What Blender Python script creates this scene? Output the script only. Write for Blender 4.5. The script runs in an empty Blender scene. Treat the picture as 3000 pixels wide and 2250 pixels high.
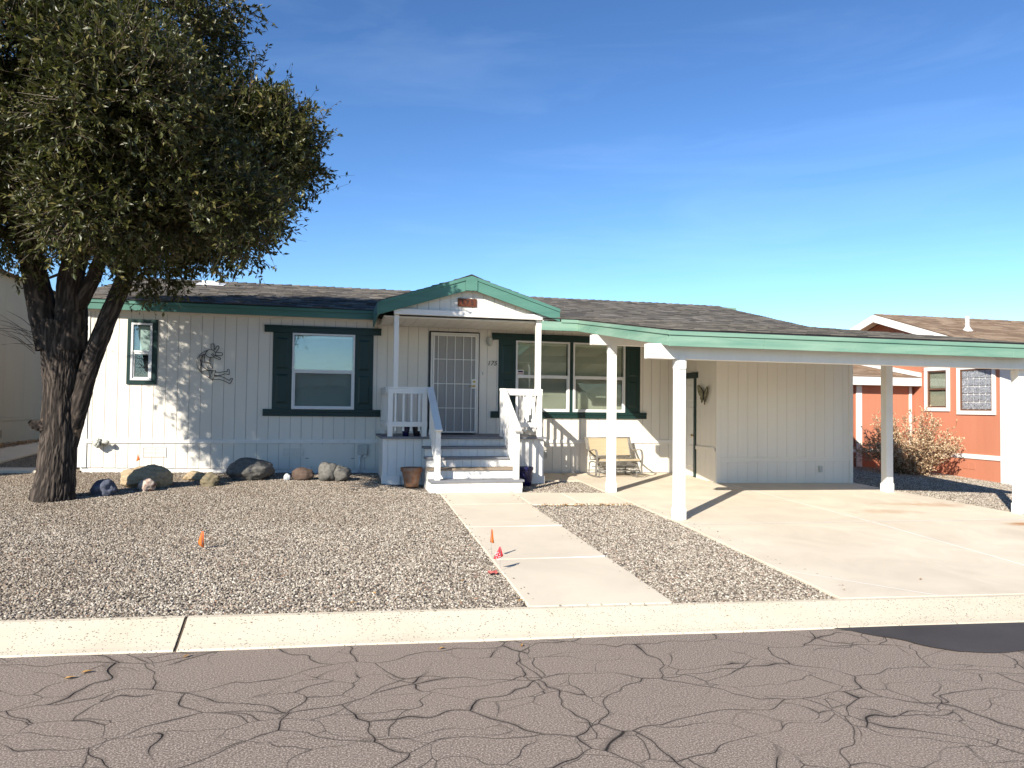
import bpy, bmesh, math, random
import numpy as np
from mathutils import Vector, Matrix, noise as mnoise

random.seed(7)
RNG = np.random.default_rng(11)
scene = bpy.context.scene
COL = scene.collection

# ------------------------------------------------------------------ camera
def camera_matrix(loc, yaw, pitch, roll):
    cy, sy, cp, sp = math.cos(yaw), math.sin(yaw), math.cos(pitch), math.sin(pitch)
    d = Vector((sy*cp, cy*cp, sp)); r = Vector((cy, -sy, 0)); u = r.cross(d)
    c, s = math.cos(roll), math.sin(roll)
    r2 = r*c + u*s; u2 = u*c - r*s
    m = Matrix((r2, u2, -d)).transposed().to_4x4()
    m.translation = loc
    return m
cd = bpy.data.cameras.new('camera'); cam = bpy.data.objects.new('camera', cd)
COL.objects.link(cam); scene.camera = cam
cd.sensor_width = 36.0; cd.lens = 2150.07/3000*36.0
cd.clip_start = 0.05; cd.clip_end = 3000
cam.matrix_world = camera_matrix(Vector((4.2117, -14.779, 1.2516)), 0.241192, 0.031145, 0.012039)

# ------------------------------------------------------------------ world, sun, exposure
SUN_EL = math.radians(30.0)
SUN_AZ = math.radians(43.5)            # light travels towards (+sin, +cos)
world = bpy.data.worlds.new('World'); scene.world = world; world.use_nodes = True
wn = world.node_tree.nodes; wl = world.node_tree.links
for n in list(wn): wn.remove(n)
wo = wn.new('ShaderNodeOutputWorld'); wb = wn.new('ShaderNodeBackground')
sky = wn.new('ShaderNodeTexSky'); sky.sky_type = 'NISHITA'; sky.sun_disc = False
sky.sun_elevation = SUN_EL; sky.sun_rotation = math.pi + SUN_AZ
sky.altitude = 0; sky.air_density = 1.0; sky.dust_density = 0.0; sky.ozone_density = 4.4
wb.inputs['Strength'].default_value = 0.058
gm = wn.new('ShaderNodeGamma'); gm.inputs['Gamma'].default_value = 1.28; wl.new(sky.outputs[0], gm.inputs['Color'])
hs = wn.new('ShaderNodeHueSaturation'); hs.inputs['Saturation'].default_value = 1.03; wl.new(gm.outputs[0], hs.inputs['Color'])
tc = wn.new('ShaderNodeTexCoord'); mpw = wn.new('ShaderNodeMapping'); mpw.inputs['Rotation'].default_value = (0.1, 0.25, 0.3); mpw.inputs['Scale'].default_value = (1.2, 1.2, 7.0)
nzw = wn.new('ShaderNodeTexNoise'); nzw.inputs['Scale'].default_value = 2.2; nzw.inputs['Detail'].default_value = 7; nzw.inputs['Roughness'].default_value = 0.6; nzw.inputs['Distortion'].default_value = 0.6
crw = wn.new('ShaderNodeValToRGB'); crw.color_ramp.elements[0].position = 0.50; crw.color_ramp.elements[1].position = 0.85; crw.color_ramp.elements[0].color = (0, 0, 0, 1); crw.color_ramp.elements[1].color = (0.055, 0.055, 0.055, 1)
mxw = wn.new('ShaderNodeMix'); mxw.data_type = 'RGBA'; mxw.inputs[7].default_value = (13.0, 16.0, 19.0, 1)
wl.new(tc.outputs['Generated'], mpw.inputs[0]); wl.new(mpw.outputs[0], nzw.inputs['Vector']); wl.new(nzw.outputs[0], crw.inputs[0]); wl.new(crw.outputs[0], mxw.inputs[0]); wl.new(hs.outputs[0], mxw.inputs[6])
wl.new(mxw.outputs[2], wb.inputs[0]); wl.new(wb.outputs[0], wo.inputs[0])
sd = bpy.data.lights.new('sun', 'SUN'); sd.energy = 4.6; sd.angle = math.radians(0.53); sd.color = (1.0, 0.94, 0.85)
sun = bpy.data.objects.new('sun', sd); COL.objects.link(sun)
ldir = Vector((math.sin(SUN_AZ)*math.cos(SUN_EL), math.cos(SUN_AZ)*math.cos(SUN_EL), -math.sin(SUN_EL)))
sun.rotation_euler = ldir.to_track_quat('-Z', 'Y').to_euler(); sun.location = (-10, -12, 14)
vs = scene.view_settings
vs.view_transform = 'Standard'; vs.look = 'None'; vs.gamma = 1.0; vs.use_curve_mapping = False
vs.exposure = 0.98
scene.cycles.max_bounces = 6; scene.cycles.diffuse_bounces = 3; scene.cycles.glossy_bounces = 3
scene.cycles.transparent_max_bounces = 8

# ------------------------------------------------------------------ materials
def new_mat(name):
    m = bpy.data.materials.new(name); m.use_nodes = True
    nt = m.node_tree; b = nt.nodes['Principled BSDF']
    return m, nt, b
def nd(nt, t, **kw):
    n = nt.nodes.new(t)
    for k, v in kw.items(): setattr(n, k, v)
    return n
def ramp(nt, fac, stops, interp='LINEAR'):
    r = nd(nt, 'ShaderNodeValToRGB'); r.color_ramp.interpolation = interp
    e = r.color_ramp.elements
    while len(e) < len(stops): e.new(0.5)
    for i, (p, c) in enumerate(stops):
        e[i].position = p; e[i].color = (*c, 1) if len(c) == 3 else c
    nt.links.new(fac, r.inputs[0]); return r.outputs[0]
def coords(nt, scale=(1, 1, 1), world_space=True):
    if world_space:
        src = nd(nt, 'ShaderNodeNewGeometry').outputs['Position']
    else:
        src = nd(nt, 'ShaderNodeTexCoord').outputs['Object']
    mp = nd(nt, 'ShaderNodeMapping'); mp.inputs['Scale'].default_value = scale
    nt.links.new(src, mp.inputs[0]); return mp.outputs[0]
def noise(nt, vec, scale, detail=4, rough=0.55, dist=0.0):
    n = nd(nt, 'ShaderNodeTexNoise'); n.inputs['Scale'].default_value = scale
    n.inputs['Detail'].default_value = detail; n.inputs['Roughness'].default_value = rough
    n.inputs['Distortion'].default_value = dist
    nt.links.new(vec, n.inputs['Vector']); return n.outputs[0]
def mix(nt, fac, a, b, blend='MIX'):
    n = nd(nt, 'ShaderNodeMix', data_type='RGBA', blend_type=blend)
    for i, v in ((0, fac), (6, a), (7, b)):
        if hasattr(v, 'is_linked'): nt.links.new(v, n.inputs[i])
        else: n.inputs[i].default_value = v if i == 0 else ((*v, 1) if len(v) == 3 else v)
    return n.outputs[2]
def math_n(nt, op, a, b=None, c=None):
    n = nd(nt, 'ShaderNodeMath', operation=op)
    for i, v in enumerate((a, b, c)):
        if v is None: continue
        if hasattr(v, 'is_linked'): nt.links.new(v, n.inputs[i])
        else: n.inputs[i].default_value = v
    return n.outputs[0]
def bump(nt, b, h, strength=0.3, dist=0.01):
    n = nd(nt, 'ShaderNodeBump'); n.inputs['Strength'].default_value = strength
    n.inputs['Distance'].default_value = dist
    nt.links.new(h, n.inputs['Height']); nt.links.new(n.outputs[0], b.inputs['Normal'])
def surf(name, base, dark=None, scale=6, stretch=(1, 1, 1), rough=0.6, fine=80, bstr=0.25, bdist=0.004, spec=0.3, amt=0.5):
    m, nt, b = new_mat(name)
    v = coords(nt, stretch)
    n1 = noise(nt, v, scale, 5, 0.6)
    n2 = noise(nt, v, fine, 3, 0.6)
    dark = dark or tuple(c*0.8 for c in base)
    f = ramp(nt, n1, [(0.35, (0, 0, 0)), (0.72, (1, 1, 1))])
    c1 = mix(nt, math_n(nt, 'MULTIPLY', f, amt), base, dark)
    c2 = mix(nt, math_n(nt, 'MULTIPLY', n2, 0.25), c1, dark)
    nt.links.new(c2, b.inputs['Base Color'])
    b.inputs['Roughness'].default_value = rough; b.inputs['Specular IOR Level'].default_value = spec
    bump(nt, b, n2, bstr, bdist)
    return m
M = {}
M['siding'] = surf('siding_paint', (0.76, 0.71, 0.62), (0.60, 0.555, 0.475), 2.0, (1, 1, 0.12), 0.62, 140, 0.35, 0.003, 0.25, 0.35)
M['white'] = surf('white_paint', (0.80, 0.77, 0.71), (0.60, 0.57, 0.52), 5, (1, 1, 0.4), 0.5, 90, 0.25, 0.003, 0.35, 0.35)
M['wall_back'] = surf('groove_paint', (0.45, 0.43, 0.39), None, 6)
M['green'] = surf('dark_green_paint', (0.007, 0.032, 0.027), (0.004, 0.02, 0.017), 4, (1, 1, 0.5), 0.42, 60, 0.15, 0.003, 0.4)
M['fascia'] = surf('green_fascia_paint', (0.092, 0.22, 0.168), (0.052, 0.138, 0.11), 3.0, (0.35, 0.35, 2.5), 0.55, 40, 0.3, 0.004, 0.3, 0.75)  # shade of eave and gable partly put into this darker base colour
M['fascia_worn'] = surf('weathered_green_paint', (0.24, 0.365, 0.27), (0.10, 0.225, 0.165), 2.6, (0.30, 0.30, 3.0), 0.6, 26, 0.35, 0.004, 0.3, 0.95)
M['deckpaint'] = surf('grey_deck_paint', (0.21, 0.215, 0.23), (0.13, 0.125, 0.125), 5, (0.5, 2, 2), 0.6, 50, 0.3)
M['tread_worn'] = surf('worn_tread', (0.32, 0.235, 0.15), (0.2, 0.165, 0.13), 4, (0.4, 3, 3), 0.65, 60, 0.3, 0.004, 0.25, 0.9)
M['alu'] = surf('window_aluminium', (0.72, 0.72, 0.70), (0.5, 0.5, 0.49), 9, (1, 1, 1), 0.4, 60, 0.05, 0.002, 0.5, 0.3)
M['dark'] = surf('dark_interior', (0.02, 0.02, 0.022), None, 5)
M['blind'] = surf('blind_slat', (0.66, 0.68, 0.64), (0.56, 0.58, 0.54), 3, (1, 1, 1), 0.5, 30, 0.02)
M['black'] = surf('black_metal', (0.018, 0.018, 0.02), (0.03, 0.022, 0.018), 12, (1, 1, 1), 0.5, 60, 0.1, 0.002, 0.5)
M['brass'] = surf('brass', (0.55, 0.38, 0.12), (0.35, 0.24, 0.08), 20, (1, 1, 1), 0.3, 90, 0.05); M['brass'].node_tree.nodes['Principled BSDF'].inputs['Metallic'].default_value = 0.9
M['plastic'] = surf('grey_plastic', (0.50, 0.50, 0.46), (0.40, 0.39, 0.35), 8)
M['pvc'] = surf('white_pvc', (0.75, 0.75, 0.73), None, 8)
M['cover'] = surf('cover_cloth', (0.50, 0.50, 0.43), (0.36, 0.36, 0.30), 14, (1, 1, 1), 0.8, 60, 0.5, 0.01)
M['sign'] = surf('sign_wood', (0.12, 0.034, 0.012), (0.06, 0.02, 0.009), 6, (0.5, 1, 5), 0.55, 50, 0.4, 0.004, 0.3, 0.8)
M['terracotta'] = surf('terracotta', (0.27, 0.10, 0.038), (0.36, 0.27, 0.20), 9, (1, 1, 0.6), 0.8, 60, 0.3, 0.004, 0.2, 0.75)
M['bluepot'] = surf('cobalt_glaze', (0.012, 0.012, 0.075), (0.008, 0.007, 0.04), 8, (1, 1, 1), 0.25, 40, 0.1, 0.003, 0.5)
M['darkpot'] = surf('dark_glaze', (0.012, 0.012, 0.022), (0.02, 0.018, 0.018), 8, (1, 1, 1), 0.3, 40, 0.1, 0.003, 0.5)
M['sling'] = surf('tan_sling_fabric', (0.44, 0.35, 0.22), (0.36, 0.28, 0.17), 4, (0.6, 1, 6), 0.75, 160, 0.3, 0.002, 0.2, 0.6)
M['frame_metal'] = surf('taupe_metal', (0.20, 0.185, 0.16), (0.13, 0.12, 0.10), 10, (1, 1, 1), 0.4, 60, 0.1, 0.002, 0.5)
M['beige'] = surf('neighbor_stucco', (0.36, 0.295, 0.21), (0.30, 0.245, 0.17), 1.6, (1, 1, 0.3), 0.75, 120, 0.3, 0.004)
M['red'] = surf('terracotta_siding', (0.50, 0.20, 0.12), (0.42, 0.158, 0.09), 1.8, (1, 1, 0.15), 0.7, 110, 0.35, 0.004, 0.2, 0.6)
M['redback'] = surf('terracotta_groove', (0.40, 0.15, 0.085), None, 4)
M['soffit'] = surf('soffit_paint', (0.62, 0.57, 0.48), (0.5, 0.45, 0.37), 3)
M['bronze'] = surf('bronze_window_frame', (0.16, 0.085, 0.055), None, 8, rough=0.4)
M['orange_flag'] = surf('orange_vinyl', (0.78, 0.17, 0.02), (0.55, 0.11, 0.015), 20, rough=0.45)
M['red_flag'] = surf('red_vinyl', (0.66, 0.035, 0.05), (0.45, 0.03, 0.04), 20, rough=0.45)
M['print'] = surf('white_print', (0.8, 0.7, 0.68), None, 30)
M['wire'] = surf('steel_wire', (0.3, 0.3, 0.29), None, 30, rough=0.4)
M['mat_rubber'] = surf('doormat', (0.02, 0.02, 0.02), None, 40, rough=0.9)
M['leaf_dead'] = surf('dead_leaf', (0.42, 0.24, 0.08), (0.25, 0.13, 0.05), 30, rough=0.7)
M['litter'] = surf('leaf_litter', (0.13, 0.065, 0.035), (0.05, 0.03, 0.02), 14, rough=0.9, bstr=0.9, bdist=0.03, amt=0.9)
M['bfly'] = surf('butterfly_metal', (0.30, 0.27, 0.16), (0.12, 0.105, 0.06), 25, rough=0.5)
M['twig'] = surf('twig_bark', (0.10, 0.075, 0.05), None, 30)
M['dry_twig'] = surf('dry_stem', (0.22, 0.12, 0.06), (0.15, 0.08, 0.045), 30)
for k in ('orange_flag', 'red_flag'):
    M[k].node_tree.nodes['Principled BSDF'].inputs['Transmission Weight'].default_value = 0.0

def concrete(name, base, dark, speck=0.0, rust=None, scale=1.3):
    m, nt, b = new_mat(name)
    v = coords(nt)
    n1 = noise(nt, v, scale, 6, 0.62, 0.6); n2 = noise(nt, v, 0.35, 3, 0.5); n3 = noise(nt, v, 170, 2, 0.7)
    c = mix(nt, ramp(nt, n1, [(0.38, (0, 0, 0)), (0.7, (0.8, 0.8, 0.8))]), base, dark)
    c = mix(nt, ramp(nt, n2, [(0.42, (0, 0, 0)), (0.75, (0.45, 0.45, 0.45))]), c, tuple(x*0.85 for x in dark))
    c = mix(nt, math_n(nt, 'MULTIPLY', n3, 0.22), c, dark)
    if speck:
        vo = nd(nt, 'ShaderNodeTexVoronoi'); vo.inputs['Scale'].default_value = 42; nt.links.new(v, vo.inputs['Vector'])
        n4 = noise(nt, v, 9, 2, 0.5)
        thr = math_n(nt, 'MULTIPLY', n4, speck)
        f = math_n(nt, 'LESS_THAN', vo.outputs['Distance'], thr)
        c = mix(nt, math_n(nt, 'MULTIPLY', f, 0.75), c, (0.12, 0.10, 0.08))
    if rust:
        n5 = noise(nt, v, 2.2, 5, 0.65, 0.5)
        for (x, y, rx, ry, amt) in rust:
            mp = nd(nt, 'ShaderNodeMapping', vector_type='TEXTURE')
            mp.inputs['Location'].default_value = (x, y, 0); mp.inputs['Scale'].default_value = (rx, ry, 100)
            nt.links.new(nd(nt, 'ShaderNodeNewGeometry').outputs['Position'], mp.inputs[0])
            l = nd(nt, 'ShaderNodeVectorMath', operation='LENGTH'); nt.links.new(mp.outputs[0], l.inputs[0])
            f = ramp(nt, math_n(nt, 'ADD', l.outputs['Value'], math_n(nt, 'MULTIPLY', math_n(nt, 'SUBTRACT', n5, 0.5), 2.6)), [(0.15, (1, 1, 1)), (0.95, (0, 0, 0))])
            c = mix(nt, math_n(nt, 'MULTIPLY', f, amt), c, (0.40, 0.19, 0.07))
    nt.links.new(c, b.inputs['Base Color']); b.inputs['Roughness'].default_value = 0.85
    b.inputs['Specular IOR Level'].default_value = 0.2
    bump(nt, b, n3, 0.25, 0.003)
    return m
M['walk'] = concrete('walkway_concrete', (0.69, 0.60, 0.46), (0.58, 0.50, 0.385))
M['drive'] = concrete('driveway_concrete', (0.71, 0.62, 0.475), (0.55, 0.47, 0.36), 0.0,
                      [(13.9, -4.2, 1.1, 0.30, 0.55), (12.9, -4.85, 0.8, 0.22, 0.35), (14.3, -5.95, 0.7, 0.16, 0.9), (10.6, -2.2, 1.1, 0.4, 0.16)])
M['kerb'] = concrete('kerb_concrete', (0.60, 0.53, 0.40), (0.52, 0.45, 0.335), 0.42)
M['joint'] = surf('pale_joint_filler', (0.88, 0.86, 0.80), (0.7, 0.67, 0.6), 10)

def shingle_mat(name, stops):
    m, nt, b = new_mat(name)
    at = nd(nt, 'ShaderNodeAttribute'); at.attribute_name = 'rnd'
    v = coords(nt); n1 = noise(nt, v, 220, 2, 0.7); n2 = noise(nt, v, 1.1, 3, 0.5)
    f = math_n(nt, 'ADD', math_n(nt, 'MULTIPLY', at.outputs['Fac'], 0.75), math_n(nt, 'MULTIPLY', n2, 0.3))
    c = mix(nt, math_n(nt, 'MULTIPLY', n1, 0.5), ramp(nt, f, stops), (0.03, 0.028, 0.026))
    nt.links.new(c, b.inputs['Base Color']); b.inputs['Roughness'].default_value = 0.9
    b.inputs['Specular IOR Level'].default_value = 0.15
    bump(nt, b, n1, 0.5, 0.004)
    return m
M['shingle'] = shingle_mat('grey_shingle', [(0.0, (0.058, 0.054, 0.050)), (0.4, (0.110, 0.100, 0.088)), (0.75, (0.185, 0.166, 0.142)), (1.0, (0.30, 0.268, 0.225))])
M['shingle_brown'] = shingle_mat('brown_shingle', [(0.0, (0.19, 0.125, 0.082)), (0.5, (0.30, 0.21, 0.14)), (1.0, (0.44, 0.325, 0.225))])

# asphalt with a web of cracks
def asphalt():
    m, nt, b = new_mat('cracked_asphalt')
    v = coords(nt, (1, 1, 0))
    big = nd(nt, 'ShaderNodeTexNoise'); big.inputs['Scale'].default_value = 1.6; big.inputs['Detail'].default_value = 2.0; big.inputs['Roughness'].default_value = 0.5
    nt.links.new(v, big.inputs['Vector'])
    dv = nd(nt, 'ShaderNodeVectorMath', operation='MULTIPLY_ADD')
    nt.links.new(big.outputs['Color'], dv.inputs[0]); dv.inputs[1].default_value = (0.62, 0.62, 0); nt.links.new(v, dv.inputs[2])
    def cracks(scale, width, off):
        mp = nd(nt, 'ShaderNodeMapping'); mp.inputs['Location'].default_value = off; mp.inputs['Scale'].default_value = (0.85, 1.25, 1)
        nt.links.new(dv.outputs[0], mp.inputs[0])
        vo = nd(nt, 'ShaderNodeTexVoronoi', feature='DISTANCE_TO_EDGE'); vo.inputs['Scale'].default_value = scale
        nt.links.new(mp.outputs[0], vo.inputs['Vector'])
        wv = noise(nt, v, 2.4, 4, 0.6)
        w = math_n(nt, 'MULTIPLY', ramp(nt, wv, [(0.36, (0.25, 0.25, 0.25)), (0.70, (0.9, 0.9, 0.9))]), width)
        r = math_n(nt, 'DIVIDE', vo.outputs['Distance'], w)
        return r
    c1 = cracks(1.35, 0.0105, (3.1, 1.7, 0)); c2 = cracks(2.7, 0.0105, (8.3, 4.1, 0))
    n2 = noise(nt, v, 1.0, 3, 0.5)
    gate = ramp(nt, n2, [(0.20, (1, 1, 1)), (0.50, (0, 0, 0))])
    c2g = math_n(nt, 'ADD', c2, math_n(nt, 'MULTIPLY', gate, 5.0))
    cr = math_n(nt, 'MINIMUM', c1, c2g)
    core = ramp(nt, cr, [(0.22, (1, 1, 1)), (0.75, (0, 0, 0))])
    halo = ramp(nt, cr, [(0.3, (1, 1, 1)), (3.6, (0, 0, 0))]) if False else ramp(nt, math_n(nt, 'MULTIPLY', cr, 0.22), [(0.1, (1, 1, 1)), (0.9, (0, 0, 0))])
    sp = noise(nt, v, 95, 2, 0.8); sp2 = noise(nt, v, 260, 1, 0.5)
    st = noise(nt, v, 0.7, 5, 0.6, 0.3)
    base = ramp(nt, sp, [(0.30, (0.080, 0.061, 0.048)), (0.50, (0.205, 0.162, 0.130)), (0.66, (0.52, 0.43, 0.345))])
    base = mix(nt, ramp(nt, st, [(0.35, (0, 0, 0)), (0.7, (0.42, 0.42, 0.42))]), base, (0.27, 0.212, 0.165))
    c = mix(nt, math_n(nt, 'MULTIPLY', halo, 0.55), base, (0.075, 0.058, 0.046))
    c = mix(nt, math_n(nt, 'MULTIPLY', core, 0.95), c, (0.016, 0.013, 0.011))
    nt.links.new(c, b.inputs['Base Color']); b.inputs['Roughness'].default_value = 0.88
    b.inputs['Specular IOR Level'].default_value = 0.25
    h = math_n(nt, 'SUBTRACT', math_n(nt, 'MULTIPLY', sp, 0.3), math_n(nt, 'MULTIPLY', core, 1.3))
    bump(nt, b, h, 0.7, 0.012)
    return m
M['asphalt'] = asphalt()
M['patch'] = surf('new_asphalt', (0.070, 0.062, 0.060), (0.035, 0.031, 0.030), 1.5, (1, 1, 1), 0.8, 150, 0.6, 0.008, 0.3, 0.7)

PEB = [(0.0, (0.05, 0.042, 0.036)), (0.15, (0.12, 0.10, 0.08)), (0.34, (0.24, 0.198, 0.152)), (0.56, (0.34, 0.29, 0.225)), (0.76, (0.46, 0.405, 0.32)), (0.93, (0.66, 0.60, 0.50)), (1.0, (0.32, 0.18, 0.11))]
def gravel_mats():
    m, nt, b = new_mat('gravel_stone')
    at = nd(nt, 'ShaderNodeAttribute'); at.attribute_type = 'INSTANCER'; at.attribute_name = 'rnd'
    v = coords(nt); n = noise(nt, v, 90, 3, 0.6); big = noise(nt, v, 0.55, 4, 0.6)
    c = ramp(nt, at.outputs['Fac'], PEB)
    c = mix(nt, math_n(nt, 'MULTIPLY', n, 0.35), c, (0.16, 0.13, 0.10))
    sx = nd(nt, 'ShaderNodeSeparateXYZ'); nt.links.new(nd(nt, 'ShaderNodeNewGeometry').outputs['Position'], sx.inputs[0])
    near = math_n(nt, 'MULTIPLY_ADD', sx.outputs[1], 0.16, 1.13)      # debris gathers towards the tree and the house
    far = math_n(nt, 'MULTIPLY_ADD', sx.outputs[0], -0.16, 1.0)
    deb = math_n(nt, 'ADD', math_n(nt, 'MULTIPLY', math_n(nt, 'ADD', near, far), 0.22), big)
    c = mix(nt, ramp(nt, deb, [(0.55, (0, 0, 0)), (0.95, (0.45, 0.45, 0.45))]), c, (0.15, 0.105, 0.068))
    nt.links.new(c, b.inputs['Base Color']); b.inputs['Roughness'].default_value = 0.85; b.inputs['Specular IOR Level'].default_value = 0.2
    m2, nt, b = new_mat('gravel_bed')
    v = coords(nt)
    vo = nd(nt, 'ShaderNodeTexVoronoi'); vo.inputs['Scale'].default_value = 48; nt.links.new(v, vo.inputs['Vector'])
    sep = nd(nt, 'ShaderNodeSeparateColor'); nt.links.new(vo.outputs['Color'], sep.inputs[0])
    c = ramp(nt, sep.outputs[0], PEB); c = mix(nt, ramp(nt, vo.outputs['Distance'], [(0.25, (0, 0, 0)), (0.7, (1, 1, 1))]), c, (0.05, 0.04, 0.03))
    nt.links.new(c, b.inputs['Base Color']); b.inputs['Roughness'].default_value = 0.9
    bump(nt, b, vo.outputs['Distance'], 0.8, 0.01).__class__ if False else None
    return m, m2
M['pebble'], M['gravelbed'] = gravel_mats()

def glass(name, refl, tint):
    m = bpy.data.materials.new(name); m.use_nodes = True; nt = m.node_tree
    nt.nodes.remove(nt.nodes['Principled BSDF']); out = nt.nodes['Material Output']
    g = nd(nt, 'ShaderNodeBsdfGlossy'); g.inputs['Roughness'].default_value = 0.015; g.inputs['Color'].default_value = (0.9, 0.95, 1, 1)
    t = nd(nt, 'ShaderNodeBsdfTransparent'); t.inputs['Color'].default_value = (*tint, 1)
    n = noise(nt, coords(nt), 2.3, 2, 0.4)
    bp = nd(nt, 'ShaderNodeBump'); bp.inputs['Strength'].default_value = 0.06; bp.inputs['Distance'].default_value = 0.02
    nt.links.new(n, bp.inputs['Height']); nt.links.new(bp.outputs[0], g.inputs['Normal'])
    mx = nd(nt, 'ShaderNodeMixShader'); mx.inputs[0].default_value = refl
    nt.links.new(t.outputs[0], mx.inputs[1]); nt.links.new(g.outputs[0], mx.inputs[2]); nt.links.new(mx.outputs[0], out.inputs[0])
    return m
M['glass'] = glass('coated_window_glass', 0.115, (0.88, 0.94, 0.93))
M['glass_dim'] = glass('clear_window_glass', 0.07, (0.90, 0.92, 0.86))
def screen_mat(name, col, see):
    m = bpy.data.materials.new(name); m.use_nodes = True; nt = m.node_tree; b = nt.nodes['Principled BSDF']
    b.inputs['Base Color'].default_value = (*col, 1); b.inputs['Roughness'].default_value = 0.8
    t = nd(nt, 'ShaderNodeBsdfTransparent'); mx = nd(nt, 'ShaderNodeMixShader'); mx.inputs[0].default_value = 1-see
    nt.links.new(t.outputs[0], mx.inputs[1]); nt.links.new(b.outputs[0], mx.inputs[2]); nt.links.new(mx.outputs[0], nt.nodes['Material Output'].inputs[0])
    return m
M['door_screen'] = screen_mat('perforated_door_screen', (0.42, 0.40, 0.37), 0.30)
M['insect'] = screen_mat('insect_screen', (0.05, 0.05, 0.052), 0.88)
def glassblock():
    m, nt, b = new_mat('glass_block'); v = coords(nt)
    n = noise(nt, v, 24, 3, 0.6, 2.5)
    nt.links.new(ramp(nt, n, [(0.35, (0.03, 0.035, 0.04)), (0.5, (0.22, 0.24, 0.26)), (0.68, (0.62, 0.64, 0.66))]), b.inputs['Base Color'])
    b.inputs['Roughness'].default_value = 0.12; b.inputs['Specular IOR Level'].default_value = 0.8
    bump(nt, b, n, 0.6, 0.02); return m
M['gblock'] = glassblock()
def leaf_mat(name, stops, rough, spec, trans):
    m, nt, b = new_mat(name)
    at = nd(nt, 'ShaderNodeAttribute'); at.attribute_name = 'rnd'
    nt.links.new(ramp(nt, at.outputs['Fac'], stops), b.inputs['Base Color'])
    b.inputs['Roughness'].default_value = rough; b.inputs['Specular IOR Level'].default_value = spec
    if trans:
        tr = nd(nt, 'ShaderNodeBsdfTranslucent'); tr.inputs['Color'].default_value = (*trans, 1)
        mx = nd(nt, 'ShaderNodeMixShader'); mx.inputs[0].default_value = 0.12
        nt.links.new(b.outputs[0], mx.inputs[1]); nt.links.new(tr.outputs[0], mx.inputs[2]); nt.links.new(mx.outputs[0], nt.nodes['Material Output'].inputs[0])
    return m
M['leaf'] = leaf_mat('glossy_oak_leaf', [(0.0, (0.026, 0.034, 0.010)), (0.5, (0.058, 0.062, 0.016)), (0.85, (0.115, 0.104, 0.028)), (1.0, (0.20, 0.14, 0.05))], 0.42, 0.36, (0.10, 0.13, 0.02))
M['dry_leaf'] = leaf_mat('dry_shrub_leaf', [(0.0, (0.24, 0.10, 0.06)), (0.25, (0.44, 0.30, 0.18)), (0.7, (0.60, 0.46, 0.29)), (1.0, (0.72, 0.60, 0.42))], 0.7, 0.2, (0.6, 0.42, 0.2))
M['palm'] = leaf_mat('palm_leaf', [(0.0, (0.04, 0.06, 0.02)), (1.0, (0.08, 0.10, 0.03))], 0.5, 0.4, None)
def bark_mat():
    m, nt, b = new_mat('oak_bark'); at = nd(nt, 'ShaderNodeAttribute'); at.attribute_name = 'rnd'
    v = coords(nt, (1, 1, 0.3)); n = noise(nt, v, 26, 5, 0.7); n2 = noise(nt, coords(nt), 5, 4, 0.6)
    c = ramp(nt, at.outputs['Fac'], [(0.15, (0.011, 0.009, 0.008)), (0.45, (0.042, 0.034, 0.028)), (0.9, (0.105, 0.083, 0.066))])
    c = mix(nt, math_n(nt, 'MULTIPLY', n, 0.6), c, (0.055, 0.043, 0.035))
    c = mix(nt, ramp(nt, n2, [(0.64, (0, 0, 0)), (0.72, (0.7, 0.7, 0.7))]), c, (0.27, 0.185, 0.115))
    nt.links.new(c, b.inputs['Base Color']); b.inputs['Roughness'].default_value = 0.9; b.inputs['Specular IOR Level'].default_value = 0.15
    bump(nt, b, n, 0.7, 0.012); return m
M['bark'] = bark_mat()
def rock_mat(name, stops, scale=14):
    m, nt, b = new_mat(name); v = coords(nt)
    n = noise(nt, v, scale, 6, 0.7); n2 = noise(nt, v, 120, 2, 0.7)
    c = mix(nt, math_n(nt, 'MULTIPLY', n2, 0.3), ramp(nt, n, stops), tuple(x*0.4 for x in stops[0][1]))
    nt.links.new(c, b.inputs['Base Color']); b.inputs['Roughness'].default_value = 0.85; b.inputs['Specular IOR Level'].default_value = 0.2
    bump(nt, b, math_n(nt, 'ADD', n, math_n(nt, 'MULTIPLY', n2, 0.4)), 0.6, 0.015); return m
M['rock_tan'] = rock_mat('tan_pitted_stone', [(0.3, (0.30, 0.22, 0.13)), (0.7, (0.55, 0.43, 0.275))], 18)
M['rock_grey'] = rock_mat('grey_granite', [(0.3, (0.09, 0.085, 0.075)), (0.7, (0.21, 0.195, 0.168))], 16)
M['rock_blue'] = rock_mat('slate_blue_stone', [(0.3, (0.06, 0.07, 0.10)), (0.7, (0.19, 0.20, 0.25))], 10)
M['rock_brown'] = rock_mat('brown_stone', [(0.3, (0.06, 0.042, 0.032)), (0.7, (0.17, 0.115, 0.085))], 8)
M['rock_quartz'] = rock_mat('veined_quartz', [(0.42, (0.16, 0.07, 0.045)), (0.55, (0.55, 0.45, 0.37))], 7)
M['rock_white'] = rock_mat('white_stone', [(0.3, (0.5, 0.5, 0.5)), (0.7, (0.68, 0.68, 0.67))], 9)
M['rock_olive'] = rock_mat('olive_stone', [(0.3, (0.15, 0.12, 0.07)), (0.7, (0.27, 0.225, 0.145))], 9)

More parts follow.
